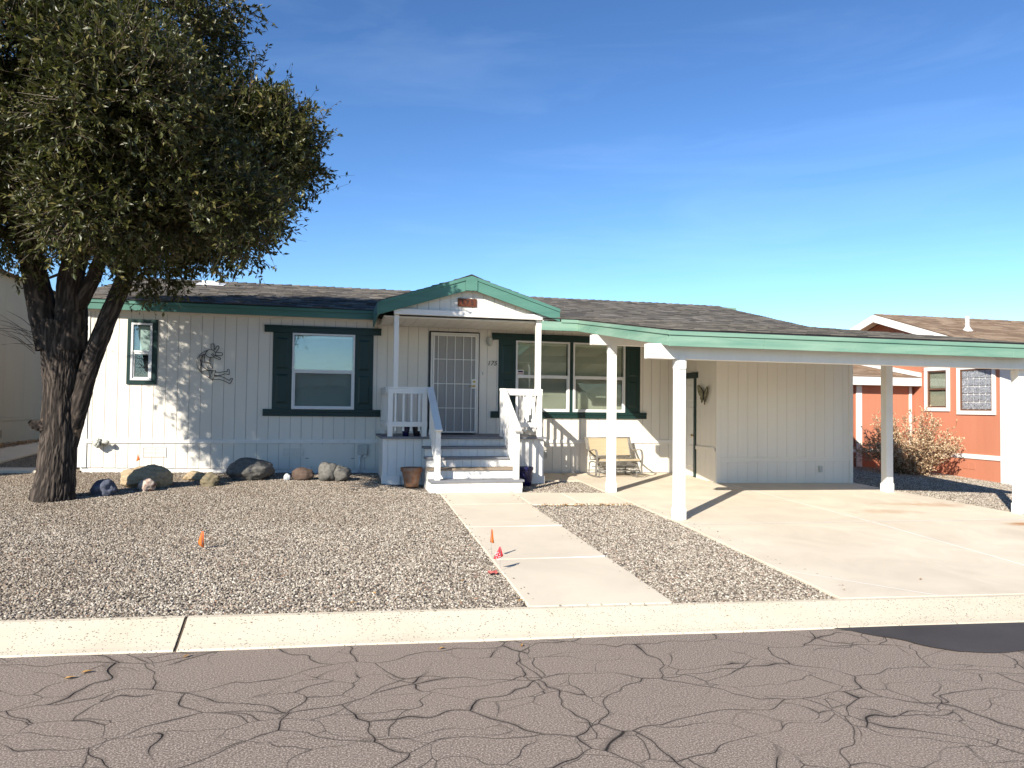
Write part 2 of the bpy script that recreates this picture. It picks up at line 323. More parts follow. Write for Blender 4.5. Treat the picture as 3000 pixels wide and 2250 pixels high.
# ------------------------------------------------------------------ object helpers
def root_loc(p):
    while p is not None and p.parent is not None: p = p.parent
    return Vector(p.location) if p is not None else Vector((0, 0, 0))
def tag(o, label=None, cat=None, group=None, kind=None):
    if label: o['label'] = label
    if cat: o['category'] = cat
    if group: o['group'] = group
    if kind: o['kind'] = kind
    return o
def thing(name, loc, label, cat, group=None):
    o = bpy.data.objects.new(name, None); COL.objects.link(o); o.location = loc
    o.empty_display_size = 0.2
    return tag(o, label, cat, group)
def link_mesh(name, me, parent=None, loc=None):
    o = bpy.data.objects.new(name, me); COL.objects.link(o)
    if parent is not None: o.parent = parent
    if loc is not None: o.location = loc
    return o
class MB:
    """collects world-space geometry of ONE object"""
    def __init__(s): s.v = []; s.f = []; s.m = []; s.mi = 0
    def add(s, vs, fs):
        n = len(s.v); s.v += [tuple(p) for p in vs]; s.f += [tuple(i+n for i in f) for f in fs]; s.m += [s.mi]*len(fs); return s
    def box(s, x0, x1, y0, y1, z0, z1):
        return s.add([(x0,y0,z0),(x1,y0,z0),(x1,y1,z0),(x0,y1,z0),(x0,y0,z1),(x1,y0,z1),(x1,y1,z1),(x0,y1,z1)],
                     [(0,3,2,1),(4,5,6,7),(0,1,5,4),(1,2,6,5),(2,3,7,6),(3,0,4,7)])
    def hexa(s, p):      # 8 points: bottom ring 0-3, top ring 4-7
        return s.add(p, [(0,3,2,1),(4,5,6,7),(0,1,5,4),(1,2,6,5),(2,3,7,6),(3,0,4,7)])
    def prism(s, poly, axis, a, b):   # poly in the two other axes (cyclic order), extruded along axis
        def pt(q, t):
            return {'x': (t, q[0], q[1]), 'y': (q[0], t, q[1]), 'z': (q[0], q[1], t)}[axis]
        n = len(poly); vs = [pt(q, a) for q in poly] + [pt(q, b) for q in poly]
        fs = [tuple(range(n)), tuple(reversed(range(n, 2*n)))] + [(i, i+n, (i+1) % n + n, (i+1) % n) for i in range(n)]
        return s.add(vs, fs)
    def beam(s, p, q, w, h, up=(0, 0, 1)):   # box between two points
        p, q = Vector(p), Vector(q); d = (q-p).normalized(); u = Vector(up); r = d.cross(u).normalized(); u = r.cross(d).normalized()
        r *= w/2; u *= h/2
        return s.hexa([p-r-u, p+r-u, q+r-u, q-r-u, p-r+u, p+r+u, q+r+u, q-r+u])
    def tube(s, path, r, n=8, closed=False, cap=True):
        path = [Vector(p) for p in path]; k = len(path)
        rr = r if isinstance(r, (list, tuple)) else [r]*k
        vs = []; prev = None
        for i, p in enumerate(path):
            a = path[(i-1) % k] if (closed or i > 0) else p; b = path[(i+1) % k] if (closed or i < k-1) else p
            t = (b-a).normalized() if (b-a).length > 1e-9 else Vector((0, 0, 1))
            if prev is None:
                ref = Vector((0, 0, 1)) if abs(t.z) < 0.9 else Vector((1, 0, 0))
                u = t.cross(ref).normalized()
            else:
                u = (prev - t*prev.dot(t)).normalized()
            prev = u; w = t.cross(u)
            for j in range(n):
                an = 2*math.pi*j/n; vs.append(p + (u*math.cos(an)+w*math.sin(an))*rr[i])
        fs = []
        for i in range(k if closed else k-1):
            for j in range(n):
                a = i*n+j; b = i*n+(j+1) % n; c = ((i+1) % k)*n+(j+1) % n; d = ((i+1) % k)*n+j
                fs.append((a, b, c, d))
        if cap and not closed: fs += [tuple(reversed(range(n))), tuple(range((k-1)*n, k*n))]
        return s.add(vs, fs)
    def lathe(s, c, prof, n=28):     # prof [(r,z)]
        vs = []; fs = []
        for r, z in prof:
            for j in range(n):
                a = 2*math.pi*j/n; vs.append((c[0]+r*math.cos(a), c[1]+r*math.sin(a), c[2]+z))
        for i in range(len(prof)-1):
            for j in range(n): fs.append((i*n+j, i*n+(j+1) % n, (i+1)*n+(j+1) % n, (i+1)*n+j))
        fs.append(tuple(reversed(range(n))))
        return s.add(vs, fs)
    def build(s, name, mat, parent=None, label=None, cat=None, group=None, kind=None, bevel=0, smooth=False, origin=None):
        L = root_loc(parent) if parent is not None else Vector(origin if origin is not None else (0, 0, 0))
        me = bpy.data.meshes.new(name)
        me.from_pydata([(p[0]-L.x, p[1]-L.y, p[2]-L.z) for p in s.v], [], s.f)
        for mm in (mat if isinstance(mat, (list, tuple)) else [mat]): me.materials.append(mm)
        if max(s.m, default=0): me.polygons.foreach_set('material_index', s.m)
        if smooth: me.polygons.foreach_set('use_smooth', [True]*len(me.polygons))
        me.update()
        o = link_mesh(name, me, parent, L if parent is None and origin is not None else None)
        if bevel:
            b = o.modifiers.new('bevel', 'BEVEL'); b.width = bevel; b.segments = 2; b.limit_method = 'ANGLE'; b.angle_limit = 0.6
        return tag(o, label, cat, group, kind)
def arrays_mesh(name, co, tris, mat, rnd=None, smooth=False):
    me = bpy.data.meshes.new(name); co = np.asarray(co, np.float32); tris = np.asarray(tris, np.int32)
    k = tris.shape[1]
    me.vertices.add(len(co)); me.vertices.foreach_set('co', co.ravel())
    me.loops.add(tris.size); me.loops.foreach_set('vertex_index', tris.ravel())
    me.polygons.add(len(tris)); me.polygons.foreach_set('loop_start', np.arange(0, tris.size, k, dtype=np.int32))
    me.polygons.foreach_set('use_smooth', np.full(len(tris), smooth))
    me.materials.append(mat)
    if rnd is not None:
        a = me.attributes.new('rnd', 'FLOAT', 'POINT'); a.data.foreach_set('value', np.asarray(rnd, np.float32))
    me.update(calc_edges=True); me.validate()
    return me
SHARED = {}
def shared_box(name, dims, mat, parent, centre):
    """box pieces of the same size share one mesh"""
    key = (name, tuple(round(d, 3) for d in dims), mat.name)
    if key not in SHARED:
        dx, dy, dz = (d/2 for d in key[1]); me = bpy.data.meshes.new(name)
        b = MB().box(-dx, dx, -dy, dy, -dz, dz); me.from_pydata(b.v, [], b.f); me.materials.append(mat); SHARED[key] = me
    return link_mesh(name, SHARED[key], parent, Vector(centre) - root_loc(parent))
def text_mesh(name, txt, size, mat, parent, mw, shear=0.0, depth=0.004, label=None):
    cu = bpy.data.curves.new(name+'_curve', 'FONT'); cu.body = txt; cu.size = size; cu.shear = shear; cu.extrude = depth
    cu.align_x = 'CENTER'; cu.align_y = 'CENTER'
    t = bpy.data.objects.new('tmp_text', cu); COL.objects.link(t)
    dg = bpy.context.evaluated_depsgraph_get(); me = bpy.data.meshes.new_from_object(t.evaluated_get(dg))
    bpy.data.objects.remove(t); bpy.data.curves.remove(cu)
    me.transform(mw); me.transform(Matrix.Translation(-root_loc(parent))); me.materials.clear(); me.materials.append(mat)
    return tag(link_mesh(name, me, parent), label)
FACE_FRONT = Matrix.Rotation(math.pi/2, 4, 'X')      # text facing -Y

# ------------------------------------------------------------------ terrain
def gz(x, y):
    return -0.022 - 0.0125*min(max(x, -6), 22) + 0.036*min(max(y, -9.6), 5) - 0.038*min(max(x-15.2, 0), 7)*min(max((y+8)/2, 0), 1)
def kb(x): return -8.655 - 0.0522*(x-1.9)      # kerb, yard side
def kf(x): return -9.127 - 0.0496*(x-2.087)    # kerb, road side
def rz(x, y):
    xx = min(max(x, -12), 24); f = kf(xx)
    return -0.122 - 0.0125*xx + 0.036*f + 0.012*min(max(f-y, 0), 3.5) - 0.012*min(max(f-3.5-y, 0), 4)
def sheet(name, xs, ys, zf, mat, kind, parent=None, **kw):
    b = MB(); nx = len(xs)
    vs = [(x, y, zf(x, y)) for y in ys for x in xs]
    b.add(vs, [(j*nx+i, j*nx+i+1, (j+1)*nx+i+1, (j+1)*nx+i) for j in range(len(ys)-1) for i in range(nx-1)])
    return b.build(name, mat, parent, kind=kind, smooth=True, **kw)
def ground_z(x, y):
    f = kf(min(max(x, -12), 24))
    return gz(x, y) - 0.02 if y > f + 0.3 else rz(x, y) - 0.10
gxs = [-1500, -300, -80, -30, -14] + list(np.arange(-10, 24.1, 1.0)) + [28, 40, 90, 300, 1500]
gys = [-1500, -300, -80, -40, -25, -18, -15, -13, -11.5, -10.6] + list(np.arange(-10.0, 6.1, 0.5)) + [8, 14, 30, 90, 300, 1500]
tag(sheet('ground', gxs, gys, ground_z, M['gravelbed'], 'structure'), 'wide stony desert ground of the lots')
# road
rxs = [-120, -60, -30, -14, -8] + list(np.arange(-5, 20.1, 0.5)) + [24, 34, 60, 120]
b = MB(); rows = [0, 0.4, 0.9, 1.5, 2.2, 3.0, 3.5, 5.0, 7.5]
def kfx(x): return kf(min(max(x, -12), 24))
b.add([(x, kfx(x)+0.06-t, rz(x, kfx(x)+0.06-t)+0.002*math.sin(x*3.1+t*5)) for t in rows for x in rxs],
      [((j+1)*len(rxs)+i, (j+1)*len(rxs)+i+1, j*len(rxs)+i+1, j*len(rxs)+i) for j in range(len(rows)-1) for i in range(len(rxs)-1)])
road = b.build('road', M['asphalt'], kind='structure', smooth=True)
# newer dark patch of asphalt along the kerb
pp = [(8.30, kf(8.3)+0.02), (8.52, -9.66), (8.66, -9.83), (8.74, -10.0), (8.86, -10.14), (9.15, -10.22), (9.6, -10.21), (10.3, -10.26), (11.2, -10.33), (12.4, -10.36), (13.4, -10.30), (13.7, kf(13.7)+0.02)]
ppf = []
for i in range(len(pp)-1):
    for k in range(6):
        t = k/6; x = pp[i][0]*(1-t)+pp[i+1][0]*t; y = pp[i][1]*(1-t)+pp[i+1][1]*t
        ppf.append((x+0.025*mnoise.noise((x*6, y*6, 1)), y+0.03*mnoise.noise((x*7, y*7, 4))))
b = MB(); b.add([(x, y, rz(x, y)+0.007) for x, y in ppf], [tuple(reversed(range(len(ppf))))])
ptc = b.build('asphalt_patch', M['patch'], kind='structure')
# rolled kerb, segment by segment
kerb = tag(bpy.data.objects.new('kerb', None), kind='structure'); COL.objects.link(kerb)
def kerb_profile(x):
    y0, y1 = kb(x), kf(x); z0 = gz(x, y0)+0.012; z1 = rz(x, y1)+0.012
    pr = []
    for t in (0, 0.02, 0.12, 0.3, 0.5, 0.7, 0.85, 0.97, 1.0):
        s = t*t*(3-2*t)*0.55+t*0.45
        pr.append((y0+(y1-y0)*t, z0+(z1-z0)*s + (0.006*math.sin(math.pi*min(t*4, 1)) if t < 0.25 else 0) - (0.010 if t == 0 else 0) - (0.02 if t == 1.0 else 0)))
    return [(y0+0.001, z0-0.25)] + pr + [(y1, z1-0.25)]
joints = [(-14, -14), (-2.9, -2.9), (3.18, 3.17), (7.50, 7.47), (12.0, 12.0), (17, 17), (26, 26)]
for (a0, a1), (b0, b1) in zip(joints[:-1], joints[1:]):
    g = 0.012 if abs(a0-3.18) < .01 else 0.0035; g2 = 0.012 if abs(b0-3.18) < .01 else 0.0035
    xs = list(np.linspace(a0+g, b0-g2, max(4, int((b0-a0)/0.45))))
    mb = MB(); prs = [kerb_profile(x) for x in xs]; n = len(prs[0])
    mb.add([(x+0.004*mnoise.noise((x*5, y*9, 0)), y+(0.006*mnoise.noise((x*4, 3, 0)) if 1 < k < n-1 else 0), z) for x, pr in zip(xs, prs) for k, (y, z) in enumerate(pr)],
           [(i*n+j, i*n+j+1, (i+1)*n+j+1, (i+1)*n+j) for i in range(len(xs)-1) for j in range(n-1)] + [tuple(range(n)), tuple(reversed(range((len(xs)-1)*n, len(xs)*n)))])
    mb.build('kerb_segment', M['kerb'], kerb, smooth=False)
mb = MB()
for xj in (3.18, 7.49, 12.0):
    pr = kerb_profile(xj); w = 0.013 if xj == 3.18 else 0.004
    for (ya, za), (yb, zb) in zip(pr[1:-2], pr[2:-1]):
        mb.add([(xj-w, ya, za-0.012), (xj+w, ya, za-0.012), (xj+w, yb, zb-0.012), (xj-w, yb, zb-0.012)], [(0, 3, 2, 1)])
mb.build('joint_filler', M['twig'], kerb)

def slab(parent, poly, mat, name='slab', thick=0.12, lift=0.014, edge=0.012):
    """concrete slab with a tooled, slightly rounded edge"""
    c = Vector((sum(p[0] for p in poly)/len(poly), sum(p[1] for p in poly)/len(poly)))
    b = MB(); n = len(poly); rings = []
    for inset, dz in ((0, -thick), (0, -edge), (edge*0.3, -edge*0.3), (edge, 0)):
        for p in poly:
            d = (c-Vector(p)); d = Vector((math.copysign(inset, d.x), math.copysign(inset, d.y)))
            q = Vector(p)+d; b.v.append((q.x, q.y, gz(q.x, q.y)+lift+dz))
    for k in range(3):
        for i in range(n): b.f.append((k*n+i, k*n+(i+1) % n, (k+1)*n+(i+1) % n, (k+1)*n+i)); b.m.append(0)
    b.f.append(tuple(range(3*n, 4*n))); b.m.append(0)
    return b.build(name, mat, parent)
def struct_root(name):
    o = bpy.data.objects.new(name, None); COL.objects.link(o); return tag(o, kind='structure')
fw = struct_root('front_walkway'); G = 0.004
def wl_(y): return 5.985 + (y+2.6)*0.024
def wr_(y): return 7.235 + (y+2.6)*0.018
ysj = [-2.60, -3.82, -5.53, -7.24, None]
for y0, y1 in zip(ysj[:-1], ysj[1:]):
    if y1 is None: yl, yr = kb(5.85)+0.004, kb(7.12)+0.004
    else: yl = yr = y1
    slab(fw, [(wl_(y0), y0-G), (wl_(yl), yl+G), (wr_(yr), yr+G), (wr_(y0), y0-G)], M['walk'])
mb = MB()
mb.box(wl_(-7.24), wr_(-7.24), -7.248, -7.232, -0.5, gz(6.5, -7.24)+0.0135)
mb.box(wl_(-5.5), wr_(-5.5), -5.538, -5.522, -0.5, gz(6.5, -5.53)+0.0135)
mb.build('joint_filler', M['joint'], fw)
xw = struct_root('cross_walkway')
slab(xw, [(7.245, -2.66), (7.225, -3.86), (8.05, -3.90), (8.05, -2.72)], M['walk']); slab(xw, [(8.056, -2.72), (8.056, -3.90), (8.895, -3.95), (8.90, -2.76)], M['walk'])
dw = struct_root('driveway')
def jx(y): return 11.80-0.0125*(y+0.02) if y > -5.62 else 11.87+(y+5.62)*0.047
JG = 0.0055
slab(dw, [(8.905, -0.02), (8.905, -5.61), (jx(-5.61)-JG, -5.61), (jx(-0.02)-JG, -0.02)], M['drive'], thick=0.14, lift=0.018, edge=0.004)
slab(dw, [(jx(-1.4)+JG, -1.4), (jx(-5.61)+JG, -5.61), (15.10, -5.61), (14.82, -1.4)], M['drive'], thick=0.14, lift=0.018, edge=0.004)
yk = kb(11.7)+0.006
slab(dw, [(8.902, -5.622), (8.715, kb(8.71)+0.006), (jx(yk)-JG, yk), (jx(-5.622)-JG, -5.622)], M['drive'], thick=0.14, lift=0.018, edge=0.004)
slab(dw, [(jx(-5.622)+JG, -5.622), (jx(yk)+JG, yk), (15.4, kb(15.4)+0.006), (15.12, -5.622)], M['drive'], thick=0.14, lift=0.018, edge=0.004)
slab(dw, [(8.12, -0.02), (8.12, -1.22), (8.895, -1.24), (8.895, -0.02)], M['walk'], thick=0.12, lift=0.014)
mb = MB()
for (xa, ya, xb, yb, w) in ((8.92, -5.616, 15.1, -5.616, 0.011), (jx(-1.45), -1.45, jx(-5.6), -5.6, 0.011), (jx(-5.63), -5.63, jx(-9.1), -9.1, 0.011), (8.80, -8.05, 9.72, kb(9.7)+.01, 0.009)):
    pts = [(xa+(xb-xa)*t, ya+(yb-ya)*t) for t in np.linspace(0, 1, 12)]
    for (p, q) in zip(pts[:-1], pts[1:]):
        d = Vector((q[0]-p[0], q[1]-p[1])).normalized(); nx, ny = -d.y*w, d.x*w
        mb.add([(p[0]-nx, p[1]-ny, gz(*p)+0.0195), (q[0]-nx, q[1]-ny, gz(*q)+0.0195), (q[0]+nx, q[1]+ny, gz(*q)+0.0195), (p[0]+nx, p[1]+ny, gz(*p)+0.0195)], [(0, 1, 2, 3)])
mb.build('joint_filler', M['joint'], dw)
sp_ = struct_root('side_path')
for k in range(4): slab(sp_, [(-3.05, 0.4+k*1.8), (-2.0, 0.4+k*1.8), (-2.0, 2.19+k*1.8), (-3.05, 2.19+k*1.8)][::-1], M['walk'])
slab(sp_, [(-1.55, -0.2), (-0.75, -0.2), (-0.75, 0.25), (-1.55, 0.25)][::-1], M['walk'], 'splash_block', lift=0.05)

# ------------------------------------------------------------------ gravel (stuff): real stones scattered by geometry nodes
def gravel(name, poly, density, label, lift=0.0):
    # clipped grid sheet following the ground
    bm = bmesh.new(); xs = [p[0] for p in poly]; ys = [p[1] for p in poly]
    f = bm.faces.new([bm.verts.new((x, y, 0)) for x, y in poly]); f.normal_update()
    if f.normal.z < 0: f.normal_flip()
    for ax, lo, hi in ((0, min(xs), max(xs)), (1, min(ys), max(ys))):
        t = math.ceil(lo)
        while t < hi:
            co = (t, 0, 0) if ax == 0 else (0, t, 0); no = (1, 0, 0) if ax == 0 else (0, 1, 0)
            bmesh.ops.bisect_plane(bm, geom=bm.verts[:]+bm.edges[:]+bm.faces[:], plane_co=co, plane_no=no); t += 1.0
    for v in bm.verts: v.co.z = gz(v.co.x, v.co.y)-0.006+lift
    me = bpy.data.meshes.new(name); bm.to_mesh(me); bm.free(); me.materials.append(M['gravelbed'])
    o = tag(link_mesh(name, me), label, 'gravel', None, 'stuff')
    ng = bpy.data.node_groups.new(name+'_nodes', 'GeometryNodeTree')
    ng.interface.new_socket('Geometry', in_out='INPUT', socket_type='NodeSocketGeometry')
    ng.interface.new_socket('Geometry', in_out='OUTPUT', socket_type='NodeSocketGeometry')
    N = lambda t: ng.nodes.new(t); L = ng.links.new
    gi, go = N('NodeGroupInput'), N('NodeGroupOutput'); dp = N('GeometryNodeDistributePointsOnFaces')
    dp.inputs['Density'].default_value = density
    ico = N('GeometryNodeMeshIcoSphere'); ico.inputs['Radius'].default_value = 0.0112; ico.inputs['Subdivisions'].default_value = 1
    sm = N('GeometryNodeSetMaterial'); sm.inputs['Material'].default_value = M['pebble']
    iop = N('GeometryNodeInstanceOnPoints')
    rs = N('FunctionNodeRandomValue'); rs.data_type = 'FLOAT_VECTOR'; rs.inputs[0].default_value = (0.55, 0.55, 0.4); rs.inputs[1].default_value = (1.5, 1.25, 0.85)
    rr = N('FunctionNodeRandomValue'); rr.data_type = 'FLOAT_VECTOR'; rr.inputs[0].default_value = (-0.6, -0.6, 0); rr.inputs[1].default_value = (0.6, 0.6, 6.28)
    rr.inputs['Seed'].default_value = 5
    rc = N('FunctionNodeRandomValue'); rc.data_type = 'FLOAT'; rc.inputs['Seed'].default_value = 9
    st = N('GeometryNodeStoreNamedAttribute'); st.data_type = 'FLOAT'; st.domain = 'INSTANCE'; st.inputs['Name'].default_value = 'rnd'
    ti = N('GeometryNodeTranslateInstances'); rt = N('FunctionNodeRandomValue'); rt.data_type = 'FLOAT_VECTOR'; rt.inputs[0].default_value = (0, 0, 0.0); rt.inputs[1].default_value = (0, 0, 0.014); rt.inputs['Seed'].default_value = 3
    jg = N('GeometryNodeJoinGeometry')
    L(gi.outputs[0], dp.inputs[0]); L(dp.outputs['Points'], iop.inputs['Points']); L(ico.outputs['Mesh'], sm.inputs['Geometry']); L(sm.outputs[0], iop.inputs['Instance'])
    L(rs.outputs[0], iop.inputs['Scale']); L(rr.outputs[0], iop.inputs['Rotation'])
    L(iop.outputs[0], ti.inputs['Instances']); L(rt.outputs[0], ti.inputs['Translation'])
    L(ti.outputs[0], st.inputs['Geometry']); L([s for s in rc.outputs if s.type == 'VALUE'][0], [s for s in st.inputs if s.name == 'Value'][0])
    L(st.outputs[0], jg.inputs[0]); L(gi.outputs[0], jg.inputs[0]); L(jg.outputs[0], go.inputs[0])
    md = o.modifiers.new('stones', 'NODES'); md.node_group = ng
    return o
gravel('gravel', [(0.4, kb(0.4)+0.01), (5.838, kb(5.84)+0.01), (5.97, -2.70), (5.82, -2.6), (5.1, -1.50), (5.13, -0.03), (-0.2, -0.03), (-0.3, 3.0), (-1.9, 3.0), (-1.9, -1.2)], 3500, 'grey and tan gravel of the front yard left of the walkway')
gravel('gravel', [(7.115, kb(7.1)+0.01), (8.70, kb(8.7)+0.01), (8.885, -5.6), (8.885, -3.97), (7.225, -3.88)], 3500, 'strip of grey gravel between the walkway and the driveway')
gravel('gravel', [(7.42, -2.64), (8.885, -2.74), (8.885, -1.26), (8.1, -1.25), (7.42, -1.3)], 3400, 'small gravel bed between porch and patio bench')
gravel('gravel', [(15.13, -6.2), (20.4, -6.2), (20.4, 2.6), (14.8, 2.6), (14.84, -1.6)], 2300, 'gravel side yard between carport and red house')

def strays():
    co, fa, rn = [], [], []
    def put(x, y, z):
        r = random.uniform(0.005, 0.012); a = random.uniform(0, 6.28); k = len(co)
        for (dx, dy, dz) in ((1, 0, 0), (0, 1, 0), (-1, 0, 0), (0, -1, 0), (0, 0, 0.7), (0, 0, -0.7)):
            co.append((x+r*(dx*math.cos(a)-dy*math.sin(a))*1.3, y+r*(dx*math.sin(a)+dy*math.cos(a)), z+r*dz+r*0.5)); rn.append(random.random())
        fa.extend([(k, k+1, k+4), (k+1, k+2, k+4), (k+2, k+3, k+4), (k+3, k, k+4), (k+1, k, k+5), (k+2, k+1, k+5), (k+3, k+2, k+5), (k, k+3, k+5)])
    for _ in range(150):
        y = random.uniform(-8.7, -2.8); d = abs(random.gauss(0, 0.09)); x = wl_(y)+d if random.random() < 0.5 else wr_(y)-d
        if random.random() < 0.3: x = 8.92+d; y = random.uniform(-8.8, -4)
        put(x, y, gz(x, y)+0.016)
    for _ in range(170):
        x = random.uniform(1.5, 8.6); t = min(0.9, abs(random.gauss(0, 0.22))); pr = kerb_profile(x); k = 1+int(t*8); put(x, pr[k][0], pr[k][1])
    me = arrays_mesh('stray_gravel', co, fa, M['stray'], rn); o = link_mesh('stray_gravel', me); tag(o, 'loose gravel stones scattered on walkway and kerb', 'gravel', None, 'stuff')
_m, _nt, _b = new_mat('stray_stone'); _a = nd(_nt, 'ShaderNodeAttribute'); _a.attribute_name = 'rnd'; _nt.links.new(ramp(_nt, _a.outputs['Fac'], PEB), _b.inputs['Base Color']); _b.inputs['Roughness'].default_value = 0.85; M['stray'] = _m
strays()

# ------------------------------------------------------------------ siding
S = 0.2032
def wall_cells(mb, x0, x1, z0, z1, holes, put):
    xs = sorted({x0, x1} | {min(max(h[i], x0), x1) for h in holes for i in (0, 1)}); zs = sorted({z0, z1} | {min(max(h[i], z0), z1) for h in holes for i in (2, 3)})
    for xa, xb in zip(xs[:-1], xs[1:]):
        for za, zb in zip(zs[:-1], zs[1:]):
            cx, cz = (xa+xb)/2, (za+zb)/2
            if any(h[0] < cx < h[1] and h[2] < cz < h[3] for h in holes): continue
            put(mb, xa, xb, za, zb)
def siding(parent, name, edges, zb, zt, holes, place, mat, gap=0.008):
    """one board object per strip between grooves; strips are cut round the openings"""
    for xa, xb in zip(edges[:-1], edges[1:]):
        spans = [(zb((xa+xb)/2), zt)]
        for h in holes:
            if h[0] < xb-0.02 and h[1] > xa+0.02:
                spans = [p for (a, b) in spans for p in ((a, min(b, h[2])), (max(a, h[3]), b)) if p[1]-p[0] > 0.02]
        for a, b in spans: place(parent, name, xa+gap/2, xb-gap/2, a, b, mat)
def board_y(y):       # boards on a wall facing -Y whose face is at y
    def f(parent, name, xa, xb, a, b, mat):
        shared_box(name, (xb-xa, 0.014, b-a), mat, parent, ((xa+xb)/2, y+0.007, (a+b)/2))
    return f
def board_x(x, sgn):  # wall in a plane of constant x; sgn -1 faces -X
    def f(parent, name, ya, yb, a, b, mat):
        shared_box(name, (0.014, yb-ya, b-a), mat, parent, (x-sgn*0.007, (ya+yb)/2, (a+b)/2))
    return f

# ------------------------------------------------------------------ the home
home = thing('mobile_home', (5.0, 0.0, -0.05), 'white mobile home with green trim and grey shingle roof behind the porch', 'house')
HX0, HX1 = -0.21, 14.77
WIN = [(0.62, 0.977, 1.657, 2.717), (3.466, 4.648, 1.16, 2.63), (7.916, 9.09, 1.157, 2.63), (9.168, 10.345, 1.157, 2.63)]
DOOR = (6.146, 7.126, 0.70, 2.74)
HOLES = WIN + [DOOR]
def skb(x): return 0.065 - 0.0183*(x+0.2) if x < 5.3 else -0.033-0.017*(x-5.25)
mb = MB()
wall_cells(mb, HX0, 11.62, 0.5, 3.12, HOLES, lambda m, xa, xb, za, zb: m.box(xa, xb, 0.010, 0.12, za, zb))
mb.hexa([(HX0, 0.012, skb(HX0)), (11.62, 0.012, skb(11.6)), (11.62, 0.12, skb(11.6)), (HX0, 0.12, skb(HX0)), (HX0, 0.012, 0.499), (11.62, 0.012, 0.499), (11.62, 0.12, 0.499), (HX0, 0.12, 0.499)])
wall = mb.build('front_wall', M['wall_back'], home)
edges = [HX0+0.14] + [i*S for i in range(0, 57)] + [11.615]
siding(wall, 'siding_board', edges, lambda x: 0.572, 3.02, HOLES, board_y(0.0), M['siding'])
siding(wall, 'skirting_board', edges, skb, 0.503, [], board_y(0.001), M['siding'])
# rest of the shell: end and rear walls, so that the house is closed
mb = MB(); mb.box(HX0, HX0+0.1, 0.122, 8.2, 0.0, 3.1); mb.box(HX1-0.1, HX1, 0.0, 8.2, -0.25, 3.0); mb.box(HX0+0.1, HX1-0.1, 8.1, 8.2, -0.2, 3.1); mb.box(11.62, HX1-0.1, 0.0, 0.1, -0.2, 3.1)
mb.add([(HX0+0.05, 0.12, 3.1), (HX0+0.05, 8.2, 3.1), (HX0+0.05, 4.2, 4.1)], [(0, 1, 2)]); mb.add([(HX1-0.05, 0.0, 3.1), (HX1-0.05, 8.2, 3.1), (HX1-0.05, 4.2, 4.1)], [(0, 1, 2)])
mb.build('shell_wall', M['siding'], home)
mb = MB(); mb.hexa([(HX0+0.06, 0.02, gz(0, 0)-0.2), (11.6, 0.02, gz(11.6, 0)-0.2), (11.6, 0.10, gz(11.6, 0)-0.2), (HX0+0.06, 0.10, gz(0, 0)-0.2), (HX0+0.06, 0.02, skb(HX0)+.01), (11.6, 0.02, skb(11.6)+.01), (11.6, 0.10, skb(11.6)+.01), (HX0+0.06, 0.10, skb(HX0)+.01)])
mb.build('foundation', M['white'], home)
# belt trim, corner trim, frieze
for xa, xb in ((HX0-0.004, 4.55), (4.553, 5.13), (8.1, 11.60)):
    MB().box(xa, xb, -0.019, 0.004, 0.50, 0.575).build('belt_trim', M['white'], home, bevel=0.003)
MB().box(HX0-0.006, -0.073, -0.016, 0.16, skb(0)+0.005, 3.0).build('corner_trim', M['white'], home, bevel=0.003)
MB().box(HX0, 11.6, -0.014, 0.006, 2.90, 3.04).build('frieze_trim', M['siding'], home)

